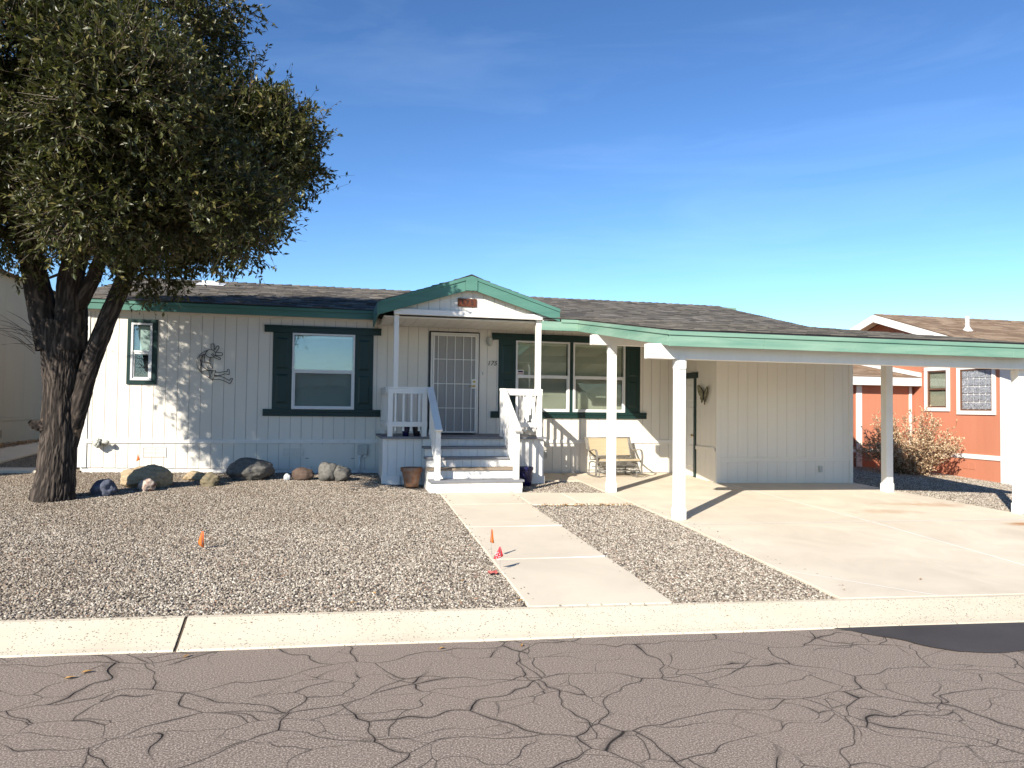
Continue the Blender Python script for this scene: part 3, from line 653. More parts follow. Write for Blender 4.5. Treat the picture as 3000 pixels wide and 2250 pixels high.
def window(x0, x1, z0, z1, gl, rail, name='window', small=False, sticker=False):
    w = MB()
    fr = 0.035
    for bx in ((x0, x1, z0, z0+fr), (x0, x1, z1-fr, z1), (x0, x0+fr, z0+fr, z1-fr), (x1-fr, x1, z0+fr, z1-fr)):
        w.box(bx[0], bx[1], -0.045, 0.03, bx[2], bx[3])
    w = w.build(name, M['alu'], home, bevel=0.003)
    MB().box(x0+fr, x1-fr, -0.030, 0.02, rail-0.018, rail+0.022).build('meeting_rail', M['alu'], w, bevel=0.003)
    sb = MB(); t = 0.026
    a0, a1, c0, c1 = x0+fr, x1-fr, z0+fr, rail-0.019
    for bx in ((a0, a1, c0, c0+t), (a0, a1, c1-t, c1), (a0, a0+t, c0+t, c1-t), (a1-t, a1, c0+t, c1-t)):
        sb.box(bx[0], bx[1], -0.024, 0.01, bx[2], bx[3])
    sb.build('sash', M['alu'], w)
    MB().box(x0+fr, x1-fr, -0.002, 0.002, rail+0.022, z1-fr).build('pane', gl, w)
    MB().box(a0+t, a1-t, 0.002, 0.006, c0+t, c1-t).build('pane', gl, w)
    MB().box(a0+t, a1-t, -0.012, -0.010, c0+t, c1-t).build('insect_screen', M['insect'], w)
    if not small:
        bl = MB(); z = z0+0.04
        bl.box(x0+0.045, x1-0.045, 0.045, 0.085, z1-0.08, z1-0.04)
        while z < z1-0.09:
            sag = 0.0
            bl.add([(x0+0.05, 0.050, z-0.0115), (x1-0.05, 0.050, z-0.0115), (x1-0.05, 0.064, z+0.0105), (x0+0.05, 0.064, z+0.0105)], [(0, 1, 2, 3)])
            z += 0.0235
        bl.build('blind', M['blind'], w, kind='stuff')
    else:
        MB().box(x0+0.05, x1-0.05, 0.06, 0.08, rail-0.06, z1-0.05).build('curtain', M['blind'], w)
    MB().box(x0-0.05, x1+0.05, 0.125, 0.30, z0-0.05, z1+0.05).build('room_shade', M['dark'], w)
    if sticker:
        MB().box(7.957, 8.093, -0.0065, -0.004, 1.928, 2.022).build('sticker', M['white'], w, label='white security sticker with a dark blue and pink flag')
        MB().box(7.972, 8.078, -0.0085, -0.0066, 1.972, 2.005).build('sticker_print', M['bluepot'], w); MB().box(7.972, 8.078, -0.0085, -0.0066, 1.94, 1.962).build('sticker_print', surf('pink_print', (0.55, 0.32, 0.28)), w)
    return w
w1 = window(*WIN[0], M['glass'], 2.187, small=True); w1['label'] = 'small two-pane window in a dark green frame'
for bx in ((0.553, 1.066, 2.717, 2.785), (0.553, 1.063, 1.586, 1.657), (0.553, 0.62, 1.657, 2.717), (0.977, 1.065, 1.657, 2.717)):
    MB().box(bx[0], bx[1], -0.028, 0.002, bx[2], bx[3]).build('trim_board', M['green'], w1, bevel=0.003)
w2 = window(*WIN[1], M['glass'], 1.905); w2['label'] = 'big window with closed blinds and dark green shutters'
w3 = window(*WIN[2], M['glass_dim'], 1.90, sticker=True); w4 = window(*WIN[3], M['glass_dim'], 1.90)
def shutter(par, x0, x1, z0, z1):
    s = MB().box(x0, x1, -0.022, 0.002, z0, z1).build('shutter', M['green'], par, bevel=0.003)
    zm = z0 + (z1-z0)*0.49
    for a, b in ((z0+0.11, zm-0.05), (zm+0.05, z1-0.10)):
        xa, xb = x0+0.065, x1-0.065
        m = MB(); y0, y1 = -0.0225, -0.034; i = 0.035
        m.add([(xa, y0, a), (xb, y0, a), (xb, y0, b), (xa, y0, b), (xa+i, y1, a+i), (xb-i, y1, a+i), (xb-i, y1, b-i), (xa+i, y1, b-i)], [(0, 1, 5, 4), (1, 2, 6, 5), (2, 3, 7, 6), (3, 0, 4, 7), (4, 5, 6, 7)])
        m.build('raised_panel', M['green'], s)
def head_sill(par, x0, x1, xs0, xs1):
    h = MB(); h.box(x0, x1, -0.035, 0.002, 2.634, 2.735); h.box(x0-0.004, x1+0.004, -0.05, 0.002, 2.7355, 2.772); h.build('header_board', M['green'], par, bevel=0.004)
    h = MB(); h.box(xs0, xs1, -0.035, 0.002, 1.022, 1.10); h.box(xs0, xs1, -0.048, 0.002, 1.1005, 1.157); h.build('sill_board', M['green'], par, bevel=0.004)
head_sill(w2, 2.945, 5.153, 2.944, 5.16)
shutter(w2, 3.106, 3.464, 1.158, 2.633); shutter(w2, 4.65, 5.006, 1.158, 2.633)
head_sill(w3, 7.407, 10.85, 7.397, 10.85)
shutter(w3, 7.554, 7.914, 1.158, 2.633); shutter(w4, 10.347, 10.70, 1.158, 2.633)
MB().box(9.09, 9.168, -0.024, 0.002, 1.158, 2.633).build('mullion_board', M['green'], w3, bevel=0.003)

# front door with a steel security gate
door = MB().box(6.17, 7.10, 0.045, 0.085, 0.705, 2.715).build('door', M['white'], home, label='white panelled front door behind a steel gate')
for px in (6.30, 6.70):
    for za, zb in ((0.86, 1.42), (1.56, 2.12), (2.26, 2.52)):
        m = MB(); y0 = 0.0449; i = 0.03; xa, xb = px, px+0.27
        m.add([(xa, y0, za), (xb, y0, za), (xb, y0, zb), (xa, y0, zb), (xa+i, y0-0.012, za+i), (xb-i, y0-0.012, za+i), (xb-i, y0-0.012, zb-i), (xa+i, y0-0.012, zb-i)], [(0, 1, 5, 4), (1, 2, 6, 5), (2, 3, 7, 6), (3, 0, 4, 7), (4, 5, 6, 7)])
        m.build('door_panel', M['white'], door)
dc = MB(); dc.box(6.108, 6.146, -0.02, 0.08, 0.69, 2.768); dc.box(7.126, 7.15, -0.02, 0.08, 0.69, 2.768); dc.box(6.146, 7.126, -0.02, 0.08, 2.74, 2.768)
dc.build('door_casing', M['black'], home)
gate = MB()
for bx in ((6.147, 6.178, 0.70, 2.739), (7.095, 7.125, 0.70, 2.739), (6.178, 7.095, 2.709, 2.739)): gate.box(bx[0], bx[1], -0.05, -0.005, bx[2], bx[3])
gate = gate.build('security_gate', M['white'], home, bevel=0.002, label='white steel security gate with square bars')
lf = MB()
for bx in ((6.186, 6.218, 0.715, 2.702), (7.058, 7.088, 0.715, 2.702), (6.218, 7.058, 2.672, 2.702), (6.218, 7.058, 0.715, 0.745)): lf.box(bx[0], bx[1], -0.055, -0.020, bx[2], bx[3])
lf.build('gate_leaf', M['white'], gate, bevel=0.002)
for x in (6.295, 6.469, 6.639, 6.811, 6.978): MB().box(x-0.0075, x+0.0075, -0.046, -0.031, 0.745, 2.672).build('bar', M['white'], gate)
for z in (2.20, 1.705, 1.214): MB().box(6.218, 7.058, -0.0480, -0.0465, z-0.008, z+0.008).build('cross_bar', M['white'], gate)
MB().box(6.215, 7.06, -0.028, -0.026, 0.74, 2.675).build('gate_screen', M['door_screen'], gate)
lk = MB().box(6.985, 7.105, -0.060, -0.0565, 1.615, 1.805).build('lock_plate', M['white'], gate, bevel=0.002)
m = MB(); m.tube([(7.035, -0.0605, 1.755), (7.035, -0.078, 1.755)], 0.027, 18); m.build('deadbolt', M['brass'], gate, smooth=False)
m = MB(); m.tube([(7.035, -0.0605, 1.665), (7.035, -0.072, 1.665)], 0.025, 18); m.tube([(7.035, -0.07, 1.665), (7.035, -0.105, 1.665), (7.01, -0.113, 1.667), (6.965, -0.113, 1.672), (6.93, -0.110, 1.662)], 0.009, 8); m.build('lever_handle', M['brass'], gate)
# lamp, number, doorbell
lamp = MB().box(7.30, 7.36, -0.025, 0.0, 2.53, 2.67).build('wall_lamp', M['plastic'], home, bevel=0.005, label='small cream wall lamp beside the front door')
m = MB(); m.lathe((7.345, -0.085, 2.50), [(0.03, 0.0), (0.048, 0.02), (0.052, 0.06), (0.054, 0.10)], 16); m.build('lamp_globe', M['cover'], lamp, smooth=True)
m = MB(); m.lathe((7.345, -0.085, 2.60), [(0.058, 0.0), (0.058, 0.05), (0.04, 0.07), (0.0, 0.072)], 16); m.build('lamp_cap', M['plastic'], lamp)
text_mesh('house_number', '175', 0.135, M['black'], home, Matrix.Translation((7.414, -0.008, 2.142)) @ FACE_FRONT, shear=0.28, label='black slanted house number 175')
MB().box(7.215, 7.238, -0.014, 0.0, 1.90, 1.965).build('doorbell', M['plastic'], home, bevel=0.003)
# vents, hatch, meter box on the skirting
def louvre(par, x0, x1, z0, z1, mat, y=-0.001, nm='vent'):
    v = MB(); v.box(x0, x1, y-0.010, y, z0, z0+0.012); v.box(x0, x1, y-0.010, y, z1-0.012, z1); v.box(x0, x0+0.012, y-0.010, y, z0+.012, z1-.012); v.box(x1-0.012, x1, y-0.010, y, z0+.012, z1-.012); v.box((x0+x1)/2-0.006, (x0+x1)/2+0.006, y-0.009, y, z0+.012, z1-.012)
    v = v.build(nm, mat, par); z = z0+0.03
    sl = MB()
    while z < z1-0.03:
        sl.hexa([(x0+.013, y-0.008, z-0.004), (x1-.013, y-0.008, z-0.004), (x1-.013, y-0.0005, z+0.008), (x0+.013, y-0.0005, z+0.008), (x0+.013, y-0.008, z-0.002), (x1-.013, y-0.008, z-0.002), (x1-.013, y-0.0005, z+0.010), (x0+.013, y-0.0005, z+0.010)]); z += 0.024
    sl.build('louvre', mat, v, kind='stuff'); return v
louvre(home, 3.33, 3.716, 0.235, 0.42, M['siding']); louvre(home, 0.86, 1.26, 0.24, 0.43, M['siding']); louvre(home, 8.35, 8.62, 0.18, 0.36, M['plastic'])
hatch = MB().box(3.79, 4.637, -0.0045, 0.0005, 0.05, 0.470).build('access_hatch', M['siding'], home, bevel=0.002)
for x, z, hor in ((3.78, 0.21, 1), (4.64, 0.20, 1), (4.21, 0.115, 0)):
    MB().box(x-0.03, x+0.03, -0.014, -0.0047, z-0.006, z+0.006).build('hatch_latch' if hor else 'hatch_handle', M['frame_metal'], hatch)
mt = MB().box(4.735, 4.922, -0.085, -0.001, 0.27, 0.473).build('utility_box', M['plastic'], home, bevel=0.008, label='grey utility box with conduit on the skirting')
MB().box(4.75, 4.905, -0.093, -0.0855, 0.29, 0.458).build('box_lid', M['plastic'], mt, bevel=0.004)
for x in (4.745, 4.845): MB().box(x, x+0.06, -0.07, -0.02, 0.234, 0.2695).build('conduit_hub', M['pvc'], mt)
m = MB(); m.tube([(4.775, -0.045, 0.236), (4.775, -0.045, -0.12)], 0.015, 10); m.build('conduit', M['pvc'], mt, smooth=True)

# ------------------------------------------------------------------ roofs
def shingle_field(name, P0, U, V, lu, lv, parent, mat, inside=None, expo=0.142, tab=0.30):
    """P0 eave corner, U along the eave, V up the slope; each tab a thin wedge of its own"""
    U, V = Vector(U).normalized(), Vector(V).normalized(); Nn = U.cross(V).normalized(); P0 = Vector(P0)
    co, fa, rn = [], [], []; rows = int(math.ceil(lv/expo))
    for r in range(rows):
        v0 = r*expo; v1 = min(v0+expo*1.15, lv+0.02); u = -tab*random.random()
        while u < lu:
            w = tab*random.choice((0.45, 0.6, 0.75, 1.0, 1.2)); a, b2 = max(u, 0), min(u+w-0.006, lu); u += w
            if b2-a < 0.03: continue
            if inside and not inside(P0+U*((a+b2)/2)+V*(v0+expo*0.5)): continue
            t = random.choice((0.007, 0.008, 0.012, 0.018)); d = 0.004*random.random(); jv = random.uniform(-0.008, 0.004)
            k = len(co); rv = random.random()
            for (uu, vv, h) in ((a, v0+jv, d), (b2, v0+jv, d), (b2, v1, 0), (a, v1, 0), (a, v0+jv, d+t), (b2, v0+jv, d+t), (b2, v1, 0.003), (a, v1, 0.003)):
                co.append(P0+U*uu+V*vv+Nn*h); rn.append(rv)
            fa += [(k+4, k+5, k+6, k+7), (k, k+1, k+5, k+4), (k+1, k+2, k+6, k+5), (k+3, k, k+4, k+7)]
    L = root_loc(parent)
    me = arrays_mesh(name, [(c.x-L.x, c.y-L.y, c.z-L.z) for c in co], fa, mat, rn)
    o = link_mesh(name, me, parent); o['kind'] = 'stuff'; return o
EY, EZ, SL = -0.17, 3.115, 0.247
RY = 4.2; RZ = EZ + SL*(RY-EY)
RX0, RX1 = -0.42, 15.0
def roof_z(y): return EZ + SL*(y-EY)
m = MB(); th = 0.05
m.add([(RX0, EY, EZ-th), (RX1, EY, EZ-th), (RX1, RY, RZ-th), (RX0, RY, RZ-th), (RX0, EY, EZ), (RX1, EY, EZ), (RX1, RY, RZ), (RX0, RY, RZ), (RX0, 8.4, EZ-.02), (RX1, 8.4, EZ-.02)],
      [(0, 3, 2, 1), (4, 5, 6, 7), (0, 1, 5, 4), (1, 2, 6, 5), (3, 0, 4, 7), (7, 6, 9, 8)])
roof = m.build('roof', M['shingle'], home)
shingle_field('shingles', (RX0, EY-0.015, EZ+0.002), (1, 0, 0), (0, 1, SL), RX1-RX0, (RY-EY)*math.sqrt(1+SL*SL), roof, M['shingle'])
# ridge caps, one by one
capv = []
for k in range(int((RX1-RX0)/0.21)):
    x = RX0+k*0.21; m = MB(); j = random.uniform(0, 0.012); w = 0.15
    m.add([(x, RY-w, RZ-w*SL+0.012), (x, RY, RZ+0.016), (x, RY+w, RZ-w*SL+0.012), (x+0.26, RY-w, RZ-w*SL+0.026+j), (x+0.26, RY, RZ+0.032+j), (x+0.26, RY+w, RZ-w*SL+0.026+j),
           (x+0.26, RY-w, RZ-w*SL+0.008), (x+0.26, RY, RZ+0.010), (x+0.26, RY+w, RZ-w*SL+0.008)], [(0, 3, 4, 1), (1, 4, 5, 2), (3, 6, 7, 4), (4, 7, 8, 5), (0, 6, 3)])
    o = m.build('ridge_cap', M['shingle'], roof)
    a = o.data.attributes.new('rnd', 'FLOAT', 'POINT'); a.data.foreach_set('value', [random.random()]*len(o.data.vertices))
# fascia boards left of the porch (with a shadow board above)
fs = MB().box(RX0, 5.0, EY-0.012, EY+0.02, 2.928, 3.085).build('fascia', M['fascia'], roof, bevel=0.003)
MB().box(RX0, 5.0, EY-0.030, EY-0.0122, 3.045, 3.098).build('drip_board', M['fascia'], roof, bevel=0.002)
MB().box(RX0, 5.0, EY-0.034, EY-0.008, 3.0985, 3.110).build('drip_edge', M['green'], roof)
MB().box(RX0, 8.0, EY+0.021, -0.015, 2.95, 2.965).build('soffit', M['soffit'], roof)
m = MB(); m.prism([(EY, 2.93), (RY, RZ-0.23), (RY, RZ-0.03), (EY, EZ-0.03)], 'x', RX0, RX0+0.03); m.build('rake_board', M['fascia'], roof)
m = MB(); m.prism([(0.0, 3.02), (RY, RZ-0.2), (RY, RZ-0.03), (0.0, 3.12)], 'x', RX1-0.03, RX1-0.001); m.build('rake_board', M['fascia'], roof)
MB().box(14.6, 15.66, RY+0.22, RY+0.27, RZ-0.22, RZ+0.03).build('rear_gable_board', M['fascia_worn'], roof)
rv = MB().box(1.27, 1.63, 3.28, 3.55, roof_z(3.3)+0.03, roof_z(3.3)+0.075).build('roof_vent', M['alu'], roof, bevel=0.006)
vb = MB(); vb.hexa([(1.15, 3.15, roof_z(3.15)+0.022), (1.75, 3.15, roof_z(3.15)+0.022), (1.75, 3.65, roof_z(3.65)+0.022), (1.15, 3.65, roof_z(3.65)+0.022), (1.15, 3.15, roof_z(3.15)+0.03), (1.75, 3.15, roof_z(3.15)+0.03), (1.75, 3.65, roof_z(3.65)+0.03), (1.15, 3.65, roof_z(3.65)+0.03)]); vb.build('vent_flashing', M['alu'], rv)
m = MB().box(1.58, 1.66, 3.30, 3.40, roof_z(3.3)+0.078, roof_z(3.3)+0.125).build('vent_cap', M['frame_metal'], rv, bevel=0.01)
MB().box(1.27, 1.55, 3.28, 3.5, roof_z(3.3)+0.0755, roof_z(3.3)+0.11).build('vent_hood', M['alu'], rv, bevel=0.006)

# porch gable (part of the home's roof)
GF = -1.66; GX, GZ = 6.655, 3.63; GL, GR = 5.005, 8.345; GE = 3.095
gs = (GZ-GE)/(GX-GL)
gb = 3.0   # runs back into the main roof
yb = lambda z: EY+(z-EZ)/SL + 0.1
gable = MB()
for s, xe in ((-1, GL), (1, GR)):
    p = [(xe, GF, GE), (GX, GF, GZ), (GX, yb(GZ), GZ), (xe, yb(GE)+0.05, GE)]
    q = [(x, y, z-0.04) for x, y, z in p]
    gable.hexa([q[0], q[1], q[2], q[3], p[0], p[1], p[2], p[3]])
gable = gable.build('porch_gable', M['shingle'], home, label='small gabled porch roof with green fascia')
glen = math.hypot(GX-GL, GZ-GE)
shingle_field('shingles', (GL-0.01, yb(GE), GE+0.003), (0, -1, 0), (GX-GL, 0, GZ-GE), yb(GE)-GF+0.01, glen, gable, M['shingle'])
shingle_field('shingles', (GR+0.01, GF-0.012, GE+0.003), (0, 1, 0), (GX-GR, 0, GZ-GE), yb(GE)-GF, glen, gable, M['shingle'])
# its upper triangle between the gable sides and the main slope
m = MB(); m.prism([(GX-0.22, GZ-0.22*gs+0.018), (GX, GZ+0.03), (GX+0.22, GZ-0.22*gs+0.018), (GX+0.22, GZ-0.22*gs+0.004), (GX, GZ+0.016), (GX-0.22, GZ-0.22*gs+0.004)], 'y', GF-0.02, yb(GZ)); m.build('ridge_strip', M['shingle'], gable)
fh = 0.265
for s, xe in ((-1, GL), (1, GR)):
    xi = GX + s*0.11
    zi = GZ - 0.11*gs
    pr = [(xe, GE-0.006), (xi, zi-0.006), (xi, zi-fh*0.93), (xe, GE-0.235)]
    m = MB(); m.prism(pr if s > 0 else pr[::-1], 'y', GF-0.022, GF+0.018); m.build('gable_fascia', M['fascia'], gable, bevel=0.003)
    pr = [(xe, GE+0.0), (xi, zi+0.0), (xi, zi-0.058), (xe, GE-0.058)]
    m = MB(); m.prism(pr if s > 0 else pr[::-1], 'y', GF-0.038, GF-0.0225); m.build('drip_board', M['fascia'], gable)
m = MB(); m.prism([(GX-0.108, GZ-0.11*gs-0.003), (GX-0.108, GZ-0.275), (GX+0.108, GZ-0.275), (GX+0.108, GZ-0.11*gs-0.003), (GX, GZ-0.002)], 'y', GF-0.040, GF+0.018); m.build('apex_block', M['fascia'], gable, bevel=0.003)
m = MB(); m.prism([(GF-0.02, GE-0.235), (-0.19, GE-0.31), (-0.19, GE-0.01), (GF-0.02, GE-0.01)], 'x', GL-0.03, GL-0.002); m.build('eave_board', M['fascia'], gable)
# gable siding boards
GY = GF+0.115; BZ = 2.99
m = MB(); m.prism([(GL+0.12, BZ), (GX, BZ+(GX-GL-0.12)*gs-0.03), (GR-0.12, BZ)][::-1], 'y', GY+0.012, GY+0.05); gbw = m.build('gable_wall', M['wall_back'], gable)
x = GL+0.28
while x < GR-0.15:
    xa, xb = x+0.004, min(x+S-0.004, GR-0.14)
    za = min(GZ-0.045-abs(GX-xa)*gs, 9); zb = GZ-0.045-abs(GX-xb)*gs
    if min(za, zb) > BZ+0.02:
        m = MB(); poly = [(xa, BZ), (xb, BZ), (xb, zb)] + ([(GX, GZ-0.05)] if xa < GX < xb else []) + [(xa, za)]
        m.prism(poly, 'y', GY, GY+0.012); m.build('siding_board', M['siding'], gbw)
    x += S
beamp = MB().box(5.27, 8.09, GF+0.04, GF+0.135, 2.885, 2.985).build('porch_beam', M['white'], gable, bevel=0.004)
m = MB(); m.box(5.10, 8.30, GF+0.14, -0.03, 2.845, 2.860); porch_ceiling = m.build('porch_ceiling', M['soffit'], gable)
x = 5.12
while x < 8.28:
    shared_box('ceiling_board', (min(S-0.008, 8.29-x), 1.46, 0.008), M['siding'], gable, (x+min(S-0.008, 8.29-x)/2, (GF+0.14-0.03)/2, 2.840)); x += S
for xc, w in ((5.325, 0.085), (7.975, 0.10)):
    MB().box(xc-w/2, xc+w/2, -1.545, -1.46, 1.588 if xc < 6 else 1.588, 2.884).build('porch_post', M['white'], gable, bevel=0.004)
MB().box(8.03, 8.12, GF+0.03, GF+0.14, 2.72, 2.90).build('beam_end', M['white'], gable, bevel=0.003)

# ------------------------------------------------------------------ carport
cp = thing('carport', (11.9, -3.6, -0.25), 'open carport with white posts and weathered green fascia over the driveway', 'carport')
CL, CR, CF = 8.71, 15.05, -5.52; CZ = 2.345; CS = 0.148
def cz(y): return CZ + CS*(y-CF)
CB = 0.30
m = MB()
m.hexa([(CL, CF, CZ-0.03), (CR, CF, CZ-0.03), (CR, CB, cz(CB)-0.05), (CL, CB, cz(CB)-0.05), (CL, CF, CZ), (CR, CF, CZ), (CR, CB, cz(CB)), (CL, CB, cz(CB))])
m.hexa([(8.02, -1.68, cz(-1.68)-0.03), (CL-0.001, -1.68, cz(-1.68)-0.03), (CL-0.001, CB, cz(CB)-0.05), (8.02, CB, cz(CB)-0.05), (8.02, -1.68, cz(-1.68)), (CL-0.001, -1.68, cz(-1.68)), (CL-0.001, CB, cz(CB)), (8.02, CB, cz(CB))])
croof = m.build('roof', M['shingle'], cp)
ln = (0.15-CF)*math.sqrt(1+CS*CS)
shingle_field('shingles', (CL-0.01, CF-0.015, CZ+0.003), (1, 0, 0), (0, 1, CS), CR-CL+0.02, ln, croof, M['shingle'])
shingle_field('shingles', (8.02, -1.695, cz(-1.695)+0.003), (1, 0, 0), (0, 1, CS), CL-8.03, 1.7, croof, M['shingle'])
# exposed ceiling under the roof
m = MB(); m.hexa([(CL+0.04, CF+0.05, cz(CF+0.05)-0.075), (CR-0.04, CF+0.05, cz(CF+0.05)-0.075), (CR-0.04, -0.02, cz(-0.02)-0.095), (CL+0.04, -0.02, cz(-0.02)-0.095), (CL+0.04, CF+0.05, cz(CF+0.05)-0.06), (CR-0.04, CF+0.05, cz(CF+0.05)-0.06), (CR-0.04, -0.02, cz(-0.02)-0.08), (CL+0.04, -0.02, cz(-0.02)-0.08)])
m.build('ceiling', M['soffit'], cp)
for xa, xb in ((CL, 10.17), (10.173, 12.6), (12.603, 14.55), (14.553, CR)):
    MB().box(xa, xb, CF-0.012, CF+0.026, 2.115, 2.288).build('fascia', M['fascia_worn'], cp, bevel=0.003)
MB().box(CL-0.013, CR, CF-0.030, CF-0.0125, 2.268, 2.326).build('drip_board', M['fascia_worn'], cp, bevel=0.002)
MB().box(CL-0.013, CR, CF-0.034, CF-0.010, 2.3265, 2.339).build('drip_edge', M['black'], cp)
for ya, yb_ in ((CF+0.0275, -4.12), (-4.117, -1.66)):
    m = MB(); m.prism([(ya, cz(ya)-0.225), (yb_, cz(yb_)-0.225), (yb_, cz(yb_)-0.06), (ya, cz(ya)-0.06)], 'x', CL-0.012, CL+0.025); m.build('rake_fascia', M['fascia_worn'], cp, bevel=0.003)
m = MB(); m.prism([(CF-0.012, cz(CF)-0.072), (-1.69, cz(-1.69)-0.072), (-1.69, cz(-1.69)-0.016), (CF-0.012, cz(CF)-0.016)], 'x', CL-0.030, CL-0.0125); m.build('drip_board', M['fascia_worn'], cp)
m = MB(); m.prism([(CF, cz(CF)-0.22), (0.1, cz(0.1)-0.22), (0.1, cz(0.1)-0.02), (CF, cz(CF)-0.02)], 'x', CR-0.025, CR+0.012); m.build('rake_fascia', M['fascia_worn'], cp)
MB().box(7.985, CL-0.013, -1.705, -1.67, cz(-1.68)-0.225, cz(-1.68)-0.06).build('fascia', M['fascia_worn'], cp, bevel=0.003)
MB().box(8.36, CL-0.013, -1.722, -1.7055, cz(-1.68)-0.075, cz(-1.68)-0.016).build('drip_board', M['fascia_worn'], cp, bevel=0.002)
def post(x, y, w, ztop, nm='post', base=True):
    z0 = gz(x, y)+0.02; p = MB().box(x-w/2, x+w/2, y-w/2, y+w/2, z0, ztop).build(nm, M['white'], cp, bevel=0.006)
    if base:
        e = 0.010; q = MB(); q.box(x-w/2-e, x+w/2+e, y-w/2-e, y+w/2+e, z0-0.005, z0+0.16); q.build('base_trim', M['white'], p, bevel=0.003)
        MB().box(x-w/2-0.004, x+w/2+0.004, y-w/2-0.004, y+w/2+0.004, ztop-0.13, ztop-0.0005).build('cap_plate', M['white'], p, bevel=0.003)
for x, y, w, zt in ((9.0, -2.66, 0.135, 2.354), (9.01, -5.228, 0.135, 1.954), (14.60, -2.78, 0.15, 2.354), (15.10, -5.12, 0.135, 1.954)): post(x, y, w, zt)
MB().box(8.50, 15.45, -5.300, -5.155, 1.955, 2.165).build('beam', M['white'], cp, bevel=0.005)
MB().box(8.61, 15.2, -2.73, -2.59, 2.355, 2.53).build('beam', M['white'], cp, bevel=0.005)
for x, y, z in ((9.0, -2.731, 2.30), (9.01, -5.301, 1.90)):
    MB().box(x-0.045, x+0.045, y-0.008, y+0.0, z-0.09, z+0.11).build('gusset_plate', M['white'], cp)
for k in range(8):
    x = CL+0.5+k*0.86
    m = MB(); m.prism([(CF+0.06, cz(CF+.06)-0.20), (-0.05, cz(-.05)-0.22), (-0.05, cz(-.05)-0.098), (CF+0.06, cz(CF+.06)-0.078)], 'x', x-0.02, x+0.02); m.build('rafter', M['soffit'], cp)

# ------------------------------------------------------------------ storage room under the carport
SY, SX0, SX1 = -1.60, 11.63, 14.78
shed = thing('storage_room', (13.2, -0.8, -0.22), 'off-white boarded storage room with a side door under the carport', 'shed')
b0 = gz(11.6, -1.6)+0.02
mb = MB(); mb.hexa([(SX0+.015, SY+.014, gz(11.6, SY)-.05), (SX1-.01, SY+.014, gz(14.8, SY)-.05), (SX1-.01, SY+.1, gz(14.8, SY)-.05), (SX0+.015, SY+.1, gz(11.6, SY)-.05), (SX0+.015, SY+.014, 2.80), (SX1-.01, SY+.014, 2.80), (SX1-.01, SY+.1, 2.80), (SX0+.015, SY+.1, 2.80)])
mb.box(SX1-0.1, SX1-0.012, SY+0.1, -0.001, -0.3, 2.8)
swall = mb.build('front_wall', M['soffit'], shed)
sedge = [SX0+0.095] + [12.114-0.221+k*0.2212 for k in range(0, 13)] + [SX1-0.092]
siding(swall, 'siding_board', sedge, lambda x: 0.29, 2.78, [], board_y(SY), M['siding'], gap=0.004)
siding(swall, 'skirting_board', sedge, lambda x: gz(x, SY)+0.02, 0.21, [], board_y(SY+0.001), M['siding'], gap=0.004)
MB().box(SX0+0.093, SX1-0.094, SY-0.012, SY+0.004, 0.206, 0.292).build('belt_trim', M['siding'], shed, bevel=0.003)
MB().box(SX0-0.002, SX0+0.092, SY-0.014, SY+0.004, gz(11.6, SY)+0.018, 2.78).build('corner_trim', M['siding'], shed, bevel=0.003)
MB().box(SX1-0.093, SX1, SY-0.014, SY+0.004, gz(14.8, SY)+0.018, 2.78).build('corner_trim', M['siding'], shed, bevel=0.003)
MB().box(13.955, 14.03, SY-0.045, SY-0.0005, -0.012, 0.115).build('outlet_cover', M['plastic'], shed, bevel=0.008)
# side wall with the door (faces -X)
DH = (-0.70, -0.05, -0.2, 1.905)
mb = MB(); wall_cells(mb, -1.59, -0.002, -0.25, 2.9, [DH], lambda m_, ya, yb2, za, zb: m_.box(SX0+0.012, SX0+0.09, ya, yb2, za, zb))
dwall = mb.build('side_wall', M['soffit'], shed)
siding(dwall, 'siding_board', [-1.585, -1.40, -1.18, -0.97, -0.79], lambda y: 0.49, 2.85, [DH], board_x(SX0, -1), M['siding'], gap=0.004)
siding(dwall, 'siding_board', [-0.79, -0.55, -0.33, -0.01], lambda y: 1.95, 2.85, [], board_x(SX0, -1), M['siding'], gap=0.004)
siding(dwall, 'skirting_board', [-1.585, -1.40, -1.18, -0.97, -0.79], lambda y: gz(11.6, y)+0.02, 0.42, [], board_x(SX0+0.001, -1), M['siding'], gap=0.004)
MB().box(SX0-0.02, SX0+0.004, -1.56, -0.795, 0.415, 0.492).build('belt_trim', M['siding'], shed, bevel=0.003)
sdoor = MB().box(SX0+0.02, SX0+0.05, -0.70, -0.06, -0.16, 1.90).build('door', M['white'], shed, label='white panelled side door in dark green casing')
for za, zb in ((0.03, 0.50), (0.62, 1.30), (1.42, 1.76)):
    for ya, yb2 in ((-0.64, -0.42), (-0.33, -0.12)):
        m = MB(); x0 = SX0+0.0199; i = 0.025
        m.add([(x0, ya, za), (x0, yb2, za), (x0, yb2, zb), (x0, ya, zb), (x0-0.012, ya+i, za+i), (x0-0.012, yb2-i, za+i), (x0-0.012, yb2-i, zb-i), (x0-0.012, ya+i, zb-i)], [(0, 1, 5, 4), (1, 2, 6, 5), (2, 3, 7, 6), (3, 0, 4, 7), (4, 5, 6, 7)])
        m.build('door_panel', M['white'], sdoor)
m = MB(); m.tube([(SX0+0.02, -0.655, 0.70), (SX0-0.02, -0.655, 0.70), (SX0-0.04, -0.655, 0.70), (SX0-0.055, -0.655, 0.70)], [0.012, 0.012, 0.028, 0.015], 12); m.build('knob', M['brass'], sdoor, smooth=True)
MB().box(SX0-0.022, SX0+0.012, -0.79, -0.702, -0.17, 1.90).build('casing', M['green'], shed, bevel=0.003)
